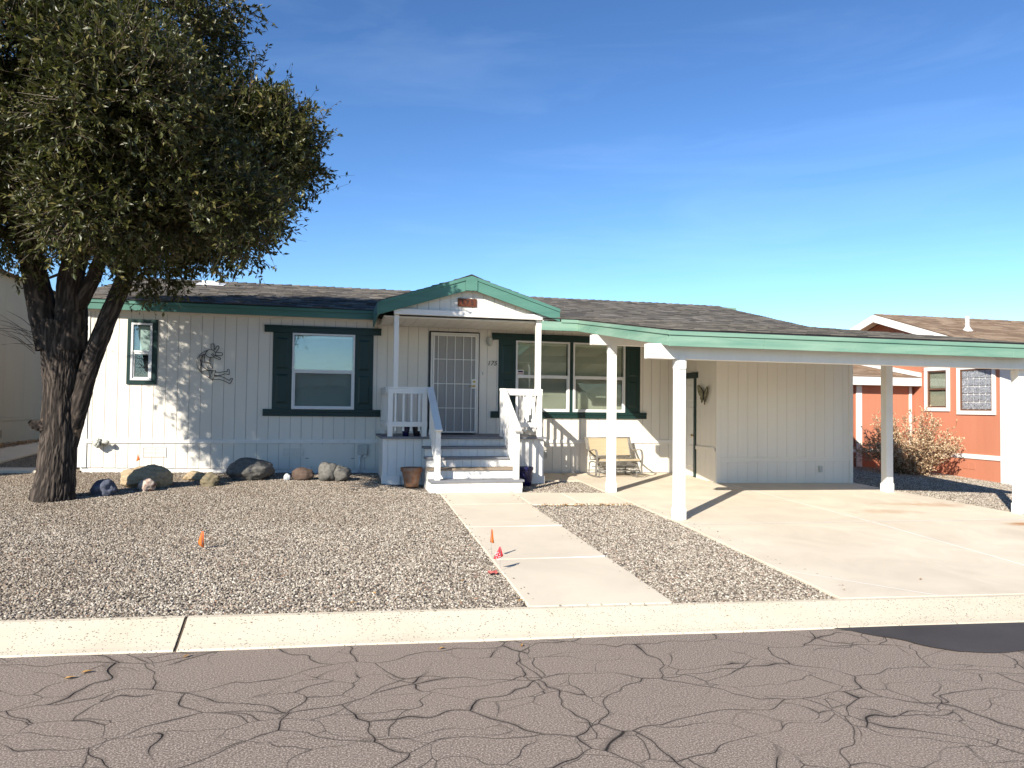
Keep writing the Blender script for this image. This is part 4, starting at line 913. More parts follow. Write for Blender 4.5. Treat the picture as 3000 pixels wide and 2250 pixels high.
MB().box(SX0-0.022, SX0+0.012, -0.058, -0.004, -0.17, 1.90).build('casing', M['green'], shed, bevel=0.003)
m = MB(); m.box(SX0-0.032, SX0+0.002, -0.86, -0.004, 1.9005, 1.985); m.box(SX0-0.045, SX0+0.002, -0.865, -0.004, 1.9855, 2.02); m.build('door_header', M['green'], shed, bevel=0.003)

# ------------------------------------------------------------------ porch deck, steps, railings
porch = thing('porch', (6.62, -0.9, -0.15), 'white boarded porch with grey deck, steps and railings at the front door', 'porch')
DX0, DX1, DY, DZ = 5.13, 8.09, -1.50, 0.695
y = -0.008; k = 0
while y > DY-0.075:
    w = min(0.14, y-(DY-0.08)); shared_box('deck_board', (DX1-DX0+0.10, w-0.005, 0.036), M['deckpaint'], porch, ((DX0+DX1)/2, y-w/2, DZ-0.018)); y -= 0.14
frm = MB(); frm.box(DX0+0.02, DX1-0.02, DY+0.018, -0.01, DZ-0.16, DZ-0.037); frame = frm.build('deck_frame', M['wall_back'], porch)
back = MB(); back.box(DX0+0.012, DX1-0.012, DY+0.012, DY+0.03, gz(6, DY)-0.1, DZ-0.16); back.box(DX0+0.012, DX0+0.03, DY+0.03, -0.005, gz(5, -1)-0.1, DZ-0.16); back.box(DX1-0.03, DX1-0.012, DY+0.03, -0.005, gz(8, -1)-0.1, DZ-0.16)
skirt = back.build('skirt_frame', M['wall_back'], porch)
siding(skirt, 'skirt_board', [DX0+0.075] + [5.37+k*0.1485 for k in range(0, 18)] + [DX1-0.075], lambda x: gz(x, DY)-0.02, DZ-0.04, [], board_y(DY), M['white'], gap=0.005)
siding(skirt, 'skirt_board', [DY+0.02]+[-1.3+k*0.16 for k in range(8)]+[-0.01], lambda y: gz(5.1, y)-0.02, DZ-0.04, [], board_x(DX0, -1), M['white'], gap=0.005)
siding(skirt, 'skirt_board', [DY+0.02]+[-1.3+k*0.16 for k in range(8)]+[-0.01], lambda y: gz(8.1, y)-0.02, DZ-0.04, [], board_x(DX1, 1), M['white'], gap=0.005)
for x0, x1 in ((DX0-0.012, DX0+0.075), (DX1-0.075, DX1+0.012)):
    MB().box(x0, x1, DY-0.012, DY+0.075, gz(x0, DY)-0.02, DZ-0.038).build('corner_board', M['white'], porch, bevel=0.003)
for x0, x1 in ((DX0-0.03, DX0+0.30), (DX1-0.30, DX1+0.03)):
    MB().box(x0, x1, DY-0.045, DY-0.013, gz(x0, DY)-0.02, gz(x0, DY)+0.14).build('base_block', M['white'], porch, bevel=0.005)
SXa, SXb = 5.825, 7.405
steps = [(-1.58, -1.845, 0.530, 'deckpaint'), (-1.845, -2.11, 0.362, 'deckpaint'), (-2.11, -2.375, 0.195, 'tread_worn'), (-2.375, -2.66, 0.018, 'deckpaint')]
for k, (ya, yb2, z, mt) in enumerate(steps):
    last = k == 3
    xa, xb = (SXa-0.005, SXb+0.02) if last else (SXa-0.02, SXb)
    for q in range(2):
        w = (ya-yb2+0.03)/2
        MB().box(xa, xb, yb2-0.028+q*(w+0.003), yb2-0.028+q*(w+0.003)+w-0.003, z-0.038, z).build('tread', M['deckpaint' if not (mt == 'tread_worn') else mt], porch, bevel=0.003, label='worn bare wooden step tread' if mt == 'tread_worn' else None)
    zb = gz(6.6, yb2)-0.03
    rs = MB(); rs.box(SXa, SXb-0.005, yb2+0.014, yb2+0.03, zb, z-0.038); ris = rs.build('riser', M['wall_back'], porch)
    ztop = z-0.039; zlow = (steps[k+1][2]+0.001) if not last else zb+0.10
    n = 10 if not last else 7
    for i in range(n):
        a = SXa+(SXb-0.005-SXa)*i/n; c = SXa+(SXb-0.005-SXa)*(i+1)/n
        shared_box('riser_board', (c-a-0.004, 0.013, ztop-zlow), M['white'], ris, ((a+c)/2, yb2+0.0065, (ztop+zlow)/2))
MB().box(SXa+0.01, SXb-0.012, -2.652, -2.634, gz(6, -2.6)-0.05, -0.115).build('kick_board', M['white'], porch, bevel=0.003)
top_riser = MB().box(SXa, SXb, DY-0.0135, DY-0.001, 0.531, DZ-0.039).build('riser', M['wall_back'], porch)
for i in range(10):
    a = SXa+(SXb-SXa)*i/10; shared_box('riser_board', ((SXb-SXa)/10-0.004, 0.012, DZ-0.0395-0.532), M['white'], top_riser, (a+(SXb-SXa)/20, DY-0.0195, (DZ-0.0395+0.532)/2))
for xs, sg in ((SXa, 1), (SXb-0.02, -1)):
    m = MB(); m.prism([(DY-0.027, gz(6, -1.5)-0.05), (-2.63, gz(6, -2.6)-0.05), (-2.63, -0.02), (-2.36, -0.02), (-2.36, 0.156), (-2.10, 0.156), (-2.10, 0.323), (-1.84, 0.323), (-1.84, 0.491), (DY-0.027, 0.491)], 'x', xs+0.003, xs+0.017); m.build('stringer', M['white'], porch)
# railings
RT = 1.588
def rail(name, label=None):
    o = bpy.data.objects.new(name, None); COL.objects.link(o); o.parent = porch
    if label: o['label'] = label
    return o
def straight_rail(r, p, q, nb, posts):
    p, q = Vector(p), Vector(q); d = (q-p); L_ = d.length; d.normalize()
    MB().beam((p.x, p.y, RT-0.017), (q.x, q.y, RT-0.017), 0.115, 0.034).build('top_rail', M['white'], r, bevel=0.004)
    n = Vector((d.y, -d.x, 0))*0.036
    MB().beam((p.x+n.x, p.y+n.y, RT-0.078), (q.x+n.x, q.y+n.y, RT-0.078), 0.030, 0.085).build('sub_rail', M['white'], r, bevel=0.003)
    MB().beam((p.x+n.x, p.y+n.y, 0.918), (q.x+n.x, q.y+n.y, 0.918), 0.030, 0.09).build('bottom_rail', M['white'], r, bevel=0.003)
    for t in posts:
        c = p+d*(L_*t)+d*(0.05 if t == 0 else -0.05); MB().box(c.x-0.044, c.x+0.044, c.y-0.044, c.y+0.044, DZ+0.001, RT-0.035).build('rail_post', M['white'], r, bevel=0.003)
    for i in range(nb):
        c = p+d*(L_*(i+1)/(nb+1)); shared_box('baluster', (0.037, 0.037, 0.72), M['white'], r, (c.x, c.y, 1.155))
r1 = rail('railing', 'short white railing left of the steps'); straight_rail(r1, (5.19, -1.50, 0), (5.90, -1.50, 0), 4, (0, 1))
r2 = rail('railing', 'short white railing right of the steps'); straight_rail(r2, (7.25, -1.50, 0), (8.06, -1.50, 0), 4, (0, 1))
r3 = rail('railing', 'white side railing on the left edge of the deck'); straight_rail(r3, (5.215, -0.02, 0), (5.215, -1.45, 0), 8, (0,))
r4 = rail('railing', 'white side railing on the right edge of the deck'); straight_rail(r4, (8.02, -1.45, 0), (8.02, -0.02, 0), 8, (1,))
def stair_rail(x, label):
    r = rail('stair_railing', label)
    a, c = Vector((x, -1.53, RT-0.01)), Vector((x, -2.72, 0.845)); d = (c-a).normalized()
    MB().beam(a, c, 0.125, 0.036).build('handrail', M['white'], r, bevel=0.006)
    o1, o2 = a+Vector((0, 0.0, -0.075)), c+Vector((0, 0.08, -0.02)); MB().beam(o1, o2, 0.03, 0.085).build('sub_rail', M['white'], r, bevel=0.003)
    MB().box(x-0.046, x+0.046, -2.655, -2.563, 0.019, 0.885).build('newel_post', M['white'], r, bevel=0.004)
    lo1, lo2 = Vector((x, -1.56, 0.80)), Vector((x, -2.56, 0.18)); MB().beam(lo1, lo2, 0.03, 0.085).build('bottom_rail', M['white'], r, bevel=0.003)
    for i in range(6):
        yy = -1.66-i*0.142; t = (yy+1.53)/(-2.72+1.53); zt = RT-0.03+(0.845-RT)*t; t2 = (yy+1.56)/(-1.0); zbm = 0.76+(0.14-0.76)*t2
        MB().box(x-0.018, x+0.018, yy-0.018, yy+0.018, zbm, zt).build('baluster', M['white'], r)
stair_rail(5.945, 'sloping white handrail left of the steps'); stair_rail(7.295, 'sloping white handrail right of the steps')
tag(MB().box(6.25, 6.98, -0.55, -0.12, DZ+0.002, DZ+0.014).build('doormat', M['mat_rubber'], origin=None, bevel=0.004), 'thin black doormat in front of the door', 'doormat')

# ------------------------------------------------------------------ pots
def pot(name, c, r, h, mat, label, group=None, rim=0.03, kind=0):
    t = thing(name, c, label, 'flower pot', group)
    m = MB()
    if kind == 0:
        pr = [(r*0.62, 0.0), (r*0.70, h*0.3), (r*0.86, h*0.78), (r*0.88, h*0.80)]
    else:
        pr = [(r*0.72, 0.0), (r*0.80, h*0.25), (r*0.90, h*0.7), (r*0.92, h*0.84)]
    m.lathe(c, pr, 30); m.build('pot_body', mat, t, smooth=True)
    m = MB(); rr = r; h0 = pr[-1][1]
    m.lathe(c, [(r*0.86, h0-0.004), (rr*0.97, h0), (rr, h0+0.008), (rr, h-0.01), (rr*0.97, h), (rr*0.88, h), (rr*0.80, h*0.55), (0.0, h*0.53)], 30)
    m.build('pot_rim', mat, t, smooth=False)
    return t
pot('terracotta_pot', (5.60, -1.88, gz(5.6, -1.88)), 0.195, 0.335, M['terracotta'], 'weathered terracotta pot on the gravel beside the steps')
pot('glazed_pot', (7.68, -1.78, gz(7.68, -1.78)), 0.15, 0.34, M['bluepot'], 'dark blue glazed pot on the ground right of the steps', kind=1)
pot('glazed_pot', (5.54, -1.30, DZ), 0.088, 0.235, M['bluepot'], 'small cobalt pot behind the left porch railing', kind=0)
pot('glazed_pot', (5.74, -1.30, DZ), 0.088, 0.235, M['darkpot'], 'small black pot beside the cobalt pot on the porch', kind=0)

# ------------------------------------------------------------------ sign on the gable
sg = thing('number_sign', (6.60, GF+0.10, 3.09), 'brown carved wooden sign 175 hanging on the porch gable', 'sign')
L0, L1, B0, B1 = 6.425, 6.775, 3.075, 3.225
zz = []
n = 6
top = [(L0+0.008, B1), (L1-0.008, B1)]; right = []; left = []
for k in range(n):
    z = B1-(B1-B0)*(k+0.5)/n; z2 = B1-(B1-B0)*(k+1)/n; right += [(L1+0.008, z), (L1-0.010, z2)]
for k in range(n):
    z = B0+(B1-B0)*(k+0.5)/n; z2 = B0+(B1-B0)*(k+1)/n; left += [(L0-0.008, z), (L0+0.010, z2)]
m = MB(); m.prism((top+right+[(L0+0.008, B0)]+left[:-1])[::-1], 'y', GY-0.025, GY-0.004); m.build('sign_board', M['sign'], sg, bevel=0.002)
text_mesh('sign_digits', '1 7 5', 0.115, M['black'], sg, Matrix.Translation((6.60, GY-0.028, 3.15)) @ FACE_FRONT, depth=0.003)
for x in (6.47, 6.73): MB().tube([(x, GY-0.015, B1-0.01), (x, GY-0.01, B1+0.02)], 0.004, 6).build('hook', M['black'], sg)

# ------------------------------------------------------------------ wire wall figure
def sc(x, y): return (1.987+(x-800)*0.000598+(y-580)*0.00001, -0.02, 2.187-(y-580)*0.000613)
fig = thing('wire_sculpture', (2.0, -0.02, 1.7), 'dark wire figure of a seated flute player hanging on the white wall', 'wall art')
def spl(pts, k=6):
    out = []; n_ = len(pts)
    for i in range(n_-1):
        p0, p1, p2, p3 = (Vector(pts[max(i-1, 0)]), Vector(pts[i]), Vector(pts[i+1]), Vector(pts[min(i+2, n_-1)]))
        for j in range(k):
            t = j/k; out.append(0.5*((2*p1)+(-p0+p2)*t+(2*p0-5*p1+4*p2-p3)*t*t+(-p0+3*p1-3*p2+p3)*t**3))
    out.append(Vector(pts[-1])); return out
def wire(nm, pts, closed=False, r=0.0058, smooth=True):
    q = [sc(*p) for p in pts]
    if smooth: q = spl(q if not closed else q+[q[0]])
    MB().tube(q, r, 6).build(nm, M['black'], fig, smooth=True)
wire('back_curve', [(720, 475), (590, 540), (480, 640), (410, 780), (405, 920), (440, 1050), (500, 1135), (640, 1240), (830, 1370), (880, 1378)])
wire('head', [(800+145*math.cos(a), 580+120*math.sin(a)) for a in np.linspace(0, 2*math.pi, 16)[:-1]], True)
wire('eye', [(860+26*math.cos(a), 615+26*math.sin(a)) for a in np.linspace(0, 2*math.pi, 9)[:-1]], True, 0.006)
for tip, a, c in (((860, 278), (825, 455), (912, 460)), ((1035, 350), (915, 475), (965, 530)), ((1155, 590), (950, 545), (945, 632)), ((1095, 745), (935, 640), (900, 690))):
    mx, my = (a[0]+c[0])/2, (a[1]+c[1])/2; dx, dy = tip[0]-mx, tip[1]-my
    wire('crest_feather', [a, (a[0]+dx*0.85, a[1]+dy*0.85), tip, (c[0]+dx*0.85, c[1]+dy*0.85), c])
wire('flute', [(785, 700), (775, 820), (750, 960), (710, 1010), (715, 1040), (790, 1048), (850, 1040), (855, 1005), (825, 950), (812, 820), (812, 700)])
wire('arm', [(630, 610), (625, 835), (755, 850)], smooth=False); wire('arm', [(575, 640), (570, 850), (755, 872)], smooth=False); wire('shoulder', [(480, 655), (630, 605), (715, 490)], smooth=False)
wire('body', [(590, 625), (535, 740), (535, 880), (590, 1000), (740, 1090), (960, 1100)]); wire('body_line', [(470, 660), (520, 850), (498, 1135)], smooth=False); wire('body_line', [(498, 1135), (740, 1105), (870, 1110)], smooth=False); wire('body_line', [(535, 900), (500, 1130)], smooth=False)
wire('skirt', [(955, 1105), (880, 1375)], smooth=False); wire('skirt', [(850, 1112), (785, 1335)], smooth=False); wire('skirt', [(760, 1115), (785, 1335)], smooth=False)
wire('leg', [(950, 1145), (1090, 1155), (1220, 1125), (1295, 1130), (1300, 1065), (1340, 1055), (1355, 1080), (1350, 1215), (1240, 1195), (1090, 1245), (920, 1245)])
wire('leg', [(915, 1272), (1080, 1275), (1220, 1320), (1360, 1392), (1400, 1335), (1450, 1332), (1455, 1365), (1390, 1485), (1340, 1480), (1200, 1410), (1040, 1370), (885, 1375)])

# ------------------------------------------------------------------ metal butterfly on the side wall
bf = thing('metal_butterfly', (SX0-0.03, -1.17, 1.4), 'small metal butterfly hanging on the storage room side wall', 'wall art')
def bfly_pt(u, w, off): return (SX0-0.035-off, -1.17-u, 1.56+w)
wings = {1: [(0.0, -0.01), (0.06, 0.08), (0.17, 0.16), (0.225, 0.15), (0.20, 0.03), (0.15, -0.06), (0.10, -0.05), (0.12, -0.12), (0.08, -0.16), (0.075, -0.21), (0.05, -0.20), (0.03, -0.14), (0.0, -0.06)]}
for s in (-1, 1):
    out = [bfly_pt(s*u*0.95, w+(0.03 if s < 0 else -0.01), u*0.12) for u, w in wings[1]]
    n_ = len(out); m = MB(); m.add(out + [(p[0]-0.006, p[1], p[2]) for p in out], [tuple(range(n_)), tuple(reversed(range(n_, 2*n_)))] + [(i, (i+1) % n_, (i+1) % n_+n_, i+n_) for i in range(n_)])
    wg = m.build('wing', M['bfly'], bf); MB().tube([(p[0]-0.006, p[1], p[2]) for p in out], 0.006, 6, closed=True).build('wing_rim', M['black'], wg)
    for k in (2, 4, 8): MB().tube([(p[0]-0.010, p[1], p[2]) for p in (out[0], out[k])], 0.003, 5).build('wing_vein', M['black'], wg)
MB().tube([bfly_pt(0, 0.05, 0.01), bfly_pt(0, 0, 0.015), bfly_pt(0, -0.12, 0.01)], [0.008, 0.012, 0.005], 8).build('body', M['black'], bf)
for s in (-1, 1): MB().tube([bfly_pt(0, 0.05, 0.01), bfly_pt(s*0.02, 0.10, 0.02), bfly_pt(s*0.045, 0.14, 0.02)], 0.002, 5).build('antenna', M['black'], bf)

# ------------------------------------------------------------------ wrapped faucet on the wall
fc = thing('wrapped_faucet', (0.17, -0.05, 0.5), 'outdoor faucet wrapped in a baggy cloth cover on the white skirting', 'faucet')
MB().tube([(0.02, -0.001, 0.53), (0.03, -0.05, 0.53), (0.06, -0.08, 0.52)], 0.012, 8).build('pipe', M['brass'], fc)
bm = bmesh.new(); bmesh.ops.create_icosphere(bm, subdivisions=3, radius=1)
for v in bm.verts:
    nn = mnoise.noise(v.co*3.0)*0.25+mnoise.noise(v.co*7)*0.12; v.co = v.co*(1+nn); v.co = Vector((v.co.x*0.075, v.co.y*0.075, v.co.z*0.085))
me = bpy.data.meshes.new('cover'); bm.to_mesh(me); bm.free(); me.materials.append(M['cover']); link_mesh('cover', me, fc, Vector((0.13, -0.10, 0.51))-Vector(fc.location))
m = MB(); m.tube([(0.19, -0.11, 0.53), (0.24, -0.13, 0.525), (0.29, -0.13, 0.53), (0.33, -0.12, 0.515)], [0.03, 0.028, 0.045, 0.02], 10); m.build('cover_tail', M['cover'], fc, smooth=True)
m = MB(); m.tube([(0.195+0.0*math.cos(a), -0.11+0.047*math.cos(a), 0.52+0.055*math.sin(a)) for a in np.linspace(0, 2*math.pi, 17)[:-1]], 0.008, 6, closed=True); m.build('tie_cord', M['black'], fc)

# ------------------------------------------------------------------ glider bench
bn = thing('glider_bench', (9.9, -0.5, gz(9.9, -0.5)), 'tan sling two-seat glider bench on the patio by the window', 'bench')
bx0, bx1 = 9.40, 10.38; bz = gz(9.9, -0.5)+0.016
def B(x, y, z): return (x, y, bz+z)
for sx, xa, xb in ((0, bx0+0.05, 9.875), (1, 9.905, bx1-0.05)):
    m = MB(); ys = [(-0.36, 0.40), (-0.31, 0.50), (-0.26, 0.62), (-0.215, 0.765)]
    n = len(ys); m.add([B(x, y_+o, z_) for x in (xa, xb) for o in (0, 0.012) for y_, z_ in ys], [(0, 4+4, 5+4, 1)] and [])
    P_ = []
    for (y_, z_) in ys: P_ += [B(xa, y_, z_), B((xa+xb)/2, y_+0.015, z_), B(xb, y_, z_)]
    P2 = [(p[0], p[1]+0.010, p[2]) for p in P_]; m = MB(); F = [(i*3+j, i*3+j+1, (i+1)*3+j+1, (i+1)*3+j) for i in range(n-1) for j in range(2)]; N_ = 3*n
    m.add(P_+P2, F+[tuple(reversed([q+N_ for q in f])) for f in F]); m.build('backrest', M['sling'], bn, smooth=True)
    ss = [(-0.86, 0.335), (-0.82, 0.375), (-0.70, 0.365), (-0.52, 0.34), (-0.40, 0.335)]; P_ = []
    for (y_, z_) in ss: P_ += [B(xa-0.01, y_, z_), B((xa+xb)/2, y_, z_-0.012), B(xb+0.01, y_, z_)]
    P2 = [(p[0], p[1], p[2]-0.010) for p in P_]; n = len(ss); F = [(i*3+j, i*3+j+1, (i+1)*3+j+1, (i+1)*3+j) for i in range(n-1) for j in range(2)]; N_ = 3*n
    m = MB(); m.add(P_+P2, F+[tuple(reversed([q+N_ for q in f])) for f in F]); m.build('seat', M['sling'], bn, smooth=True)
for x in (bx0+0.04, 9.89, bx1-0.04): MB().tube([B(x, -0.19, 0.78), B(x, -0.27, 0.60), B(x, -0.36, 0.40), B(x, -0.39, 0.345)], 0.013, 8).build('back_upright', M['frame_metal'], bn, smooth=True)
for nm, y_, z_ in (('top_rail', -0.195, 0.775), ('lower_back_rail', -0.36, 0.405), ('seat_rail', -0.40, 0.335), ('seat_rail', -0.85, 0.325), ('floor_rail', -0.80, 0.13), ('floor_rail', -0.22, 0.10), ('glide_rail', -0.55, 0.20)):
    MB().tube([B(bx0+0.02, y_, z_), B(bx1-0.02, y_, z_)], 0.012, 8).build(nm, M['frame_metal'], bn, smooth=True)
def wave(y_, z0, z1, flip):
    for ph in (0, math.pi):
        MB().tube([B(bx0+0.08+(bx1-bx0-0.16)*t, y_, (z0+z1)/2+(z1-z0)/2*math.sin(t*4*math.pi+ph)) for t in np.linspace(0, 1, 40)], 0.006, 6).build('lattice', M['frame_metal'], bn, smooth=True)
wave(-0.385, 0.345, 0.40, 0); wave(-0.845, 0.235, 0.315, 0)
for x in (bx0, bx1):
    arm = spl([B(x, -0.19, 0.79), B(x, -0.25, 0.66), B(x, -0.36, 0.545), B(x, -0.52, 0.525), B(x, -0.70, 0.555), B(x, -0.83, 0.535), B(x, -0.885, 0.43), B(x, -0.87, 0.32), B(x, -0.84, 0.20), B(x, -0.85, 0.09), B(x, -0.80, 0.04), B(x, -0.55, 0.03), B(x, -0.30, 0.05)], 5)
    m = MB()
    for p, q in zip(arm[:-1], arm[1:]): pass
    w = 0.022; vs_ = []
    for p in arm:
        vs_ += [(p.x-w, p.y, p.z), (p.x+w, p.y, p.z)]
    k_ = len(arm); up = []
    for i, p in enumerate(arm):
        a_ = arm[max(i-1, 0)]; c_ = arm[min(i+1, k_-1)]; t_ = (c_-a_).normalized(); nn = Vector((0, -t_.z, t_.y))*0.005
        up += [(p.x-w, p.y+nn.y, p.z+nn.z), (p.x+w, p.y+nn.y, p.z+nn.z), (p.x+w, p.y-nn.y, p.z-nn.z), (p.x-w, p.y-nn.y, p.z-nn.z)]
    m.add(up, [(4*i+j, 4*i+(j+1) % 4, 4*i+4+(j+1) % 4, 4*i+4+j) for i in range(k_-1) for j in range(4)]+[(0, 1, 2, 3), (4*k_-1, 4*k_-2, 4*k_-3, 4*k_-4)]); m.build('armrest', M['frame_metal'], bn)
    xi = x + (0.08 if x == bx0 else -0.08)
    MB().tube(spl([B(xi, -0.80, 0.0), B(xi, -0.80, 0.20), B(xi, -0.76, 0.27), B(xi, -0.55, 0.29), B(xi, -0.30, 0.28), B(xi, -0.22, 0.20), B(xi, -0.20, 0.0)], 4), 0.013, 8).build('leg', M['frame_metal'], bn, smooth=True)
    MB().tube([B(xi, -0.80, 0.01), B(xi, -0.2, 0.01)], 0.011, 8).build('foot_bar', M['frame_metal'], bn, smooth=True)

# ------------------------------------------------------------------ boulders
def boulder(name, px, py, sx, sy, sz, mat, label, seed, rough=0.18, sink=0.25, flat=1.0, sub=4, rot=0, pit=0.0):
    bm = bmesh.new(); bmesh.ops.create_icosphere(bm, subdivisions=sub, radius=1); o3 = Vector((seed*3.7, seed*1.3, seed*5.1))
    for v in bm.verts:
        p = v.co.copy(); d = mnoise.noise(p*1.1+o3)*rough*1.5+mnoise.noise(p*2.6+o3)*rough*0.7+mnoise.noise(p*7+o3)*rough*0.22+mnoise.noise(p*15+o3)*rough*0.12-pit*max(0, mnoise.noise(p*8+o3))-pit*0.5*max(0, mnoise.noise(p*17+o3))
        q = p*(1+d)
        if flat < 1 and q.z > flat: q.z = flat+(q.z-flat)*0.3
        v.co = Vector((q.x*sx, q.y*sy, q.z*sz))
    bmesh.ops.rotate(bm, cent=(0, 0, 0), matrix=Matrix.Rotation(rot, 3, 'Z'), verts=bm.verts)
    me = bpy.data.meshes.new(name); bm.to_mesh(me); bm.free(); me.materials.append(mat); me.polygons.foreach_set('use_smooth', [True]*len(me.polygons))
    return tag(link_mesh(name, me, None, (px, py, gz(px, py)+sz*(1-sink)-0.01)), label, 'rock', 'rocks along the house wall')
boulder('boulder', 1.33, -1.80, 0.36, 0.27, 0.19, M['rock_tan'], 'large pitted tan boulder nearest the tree trunk', 1, 0.19, 0.2, sub=5, pit=0.10)
boulder('boulder', 0.98, -2.72, 0.165, 0.14, 0.135, M['rock_blue'], 'slate blue angular rock between tree trunk and tan boulder', 2, 0.25, 0.2)
boulder('boulder', 1.46, -2.30, 0.112, 0.10, 0.11, M['rock_quartz'], 'brown and white quartz rock leaning before the tan boulder', 3, 0.25, 0.15)
boulder('boulder', 1.98, -1.10, 0.20, 0.12, 0.10, M['rock_tan'], 'low pale flat rock behind the tan boulder', 4, 0.3, 0.35)
boulder('boulder', 2.30, -1.75, 0.155, 0.13, 0.125, M['rock_olive'], 'olive brown split rock before the big grey boulder', 5, 0.28, 0.25)
boulder('boulder', 2.86, -0.95, 0.40, 0.29, 0.215, M['rock_grey'], 'largest smooth grey boulder under the wall', 6, 0.15, 0.22, sub=5)
boulder('boulder', 3.74, -1.02, 0.20, 0.15, 0.125, M['rock_brown'], 'dark brown rounded rock in the shade', 7, 0.12, 0.2)
boulder('boulder', 3.47, -1.05, 0.06, 0.06, 0.075, M['rock_white'], 'small white stone beside the brown rock', 8, 0.15, 0.25)
boulder('boulder', 4.18, -1.12, 0.17, 0.17, 0.19, M['rock_grey'], 'grey granite boulder, tall half of the cleft pair', 9, 0.18, 0.2)
boulder('boulder', 4.40, -1.14, 0.19, 0.17, 0.155, M['rock_grey'], 'grey granite boulder, low half of the cleft pair', 10, 0.18, 0.2)

# ------------------------------------------------------------------ marker flags
def flag(name, x, y, h, quad, mat, label, folds=0.02, marks=False, lean=(0, 0)):
    z0 = gz(x, y); t = thing(name, (x, y, z0), label, 'marker flag', 'utility marker flags')
    MB().tube([(x, y, z0-0.03), (x+lean[0], y+lean[1], z0+h)], 0.0018, 6).build('wire_stem', M['wire'], t)
    m = MB(); nu, nv = 6, 7; A_, B_, C_, D_ = (Vector(q) for q in quad)   # top-in, top-out, bottom-out, bottom-in as (dx,dz)
    vs_ = []
    for i in range(nu+1):
        for j in range(nv+1):
            u_, v_ = i/nu, j/nv; p = (A_*(1-u_)+B_*u_)*(1-v_)+(D_*(1-u_)+C_*u_)*v_
            vs_.append((x+lean[0]+p.x, y+lean[1]-0.003+folds*math.sin(u_*5+v_*2)*(0.3+v_)+u_*0.02, z0+p.y))
    F = [(i*(nv+1)+j, i*(nv+1)+j+1, (i+1)*(nv+1)+j+1, (i+1)*(nv+1)+j) for i in range(nu) for j in range(nv)]
    m.add(vs_, F); fl = m.build('flag', mat, t, smooth=True)
    fl.modifiers.new('thick', 'SOLIDIFY').thickness = 0.0012
    if marks:
        m = MB()
        for k in range(4):
            for q in range(4):
                if (k*7+q*3) % 5 == 0: continue
                cx = -0.018-0.012*q+0.004*k; cz_ = 0.205-0.022*k-0.004*q; m.box(x+cx-0.0045, x+cx+0.004, y-0.036, y-0.034, z0+cz_-0.0035, z0+cz_+0.0035)
        m.build('print', M['print'], t)
flag('marker_flag', 5.852, -7.71, 0.255, [(0.004, 0.250), (-0.006, 0.247), (-0.062, 0.125), (0.034, 0.155)], M['red_flag'], 'red plastic marker flag with white print beside the walkway', 0.012, True)
flag('marker_flag', 5.868, -7.22, 0.325, [(0.012, 0.322), (0.0, 0.320), (-0.006, 0.185), (0.033, 0.175)], M['orange_flag'], 'folded orange marker flag behind the red flag', 0.012)
flag('marker_flag', 2.92, -6.45, 0.20, [(0.014, 0.19), (-0.006, 0.195), (-0.045, 0.07), (0.018, 0.012)], M['orange_flag'], 'orange marker flag standing alone in the gravel yard', 0.015)
flag('marker_flag', 0.86, -0.35, 0.42, [(0.004, 0.375), (-0.002, 0.375), (-0.03, 0.235), (0.032, 0.265)], M['orange_flag'], 'small orange marker flag against the wall behind the tan boulder', 0.01)
cf = thing('crumpled_flag', (5.76, -7.80, gz(5.76, -7.8)), 'crumpled faded red flag lying in the gravel by the walkway', 'marker flag')
m = MB(); vs_ = [(5.76+(i-2)*0.022, -7.80+(j-2)*0.018, gz(5.76, -7.8)+0.012+0.035*max(0, mnoise.noise((i*0.9, j*0.8, 2.2))+0.35)) for i in range(5) for j in range(5)]
m.add(vs_, [(i*5+j, i*5+j+1, (i+1)*5+j+1, (i+1)*5+j) for i in range(4) for j in range(4)]); m.build('flag', surf('faded_red', (0.45, 0.10, 0.08), (0.3, 0.07, 0.06), 20), cf).modifiers.new('thick', 'SOLIDIFY').thickness = 0.002
# ------------------------------------------------------------------ fallen leaves
def fallen(x, y, z, rot, s, label):
    m = MB(); L_ = 0.034*s; W = 0.013*s
    pts = [(-L_, 0, 0), (-L_*0.4, W, 0.008), (L_*0.4, W*0.9, 0.006), (L_, 0, 0.004), (L_*0.4, -W*0.9, 0.010), (-L_*0.4, -W, 0.006), (0, 0, 0.0015)]
    c_, s_ = math.cos(rot), math.sin(rot); pts = [(p[0]*c_-p[1]*s_, p[0]*s_+p[1]*c_, p[2]) for p in pts]
    m.add(pts, [(0, 1, 6), (1, 2, 6), (2, 3, 6), (3, 4, 6), (4, 5, 6), (5, 0, 6)]); o = m.build('fallen_leaf', M['leaf_dead']); o.location = (x, y, z+0.006)
    tag(o, label, 'leaf', 'fallen dry leaves')
for x, y, r_, s_, lb in ((2.73, -9.52, 0.3, 1.1, 'yellow leaf on the road near the left kerb joint'), (3.28, -9.30, 1.0, 0.9, 'small leaf on the road under the kerb joint'), (2.66, -9.62, 0.1, 1.0, 'dry leaf left on the road, nearest the lens'), (5.62, -9.45, 1.2, 0.8, 'pale leaf on the road below the walkway'), (5.03, -9.42, 0.2, 0.8, 'tiny dry leaf on the road left of the walkway'), (5.66, -9.24, 0.4, 0.8, 'leaf lying at the kerb foot below the walkway')):
    fallen(x, y, rz(x, y), r_, s_, lb)
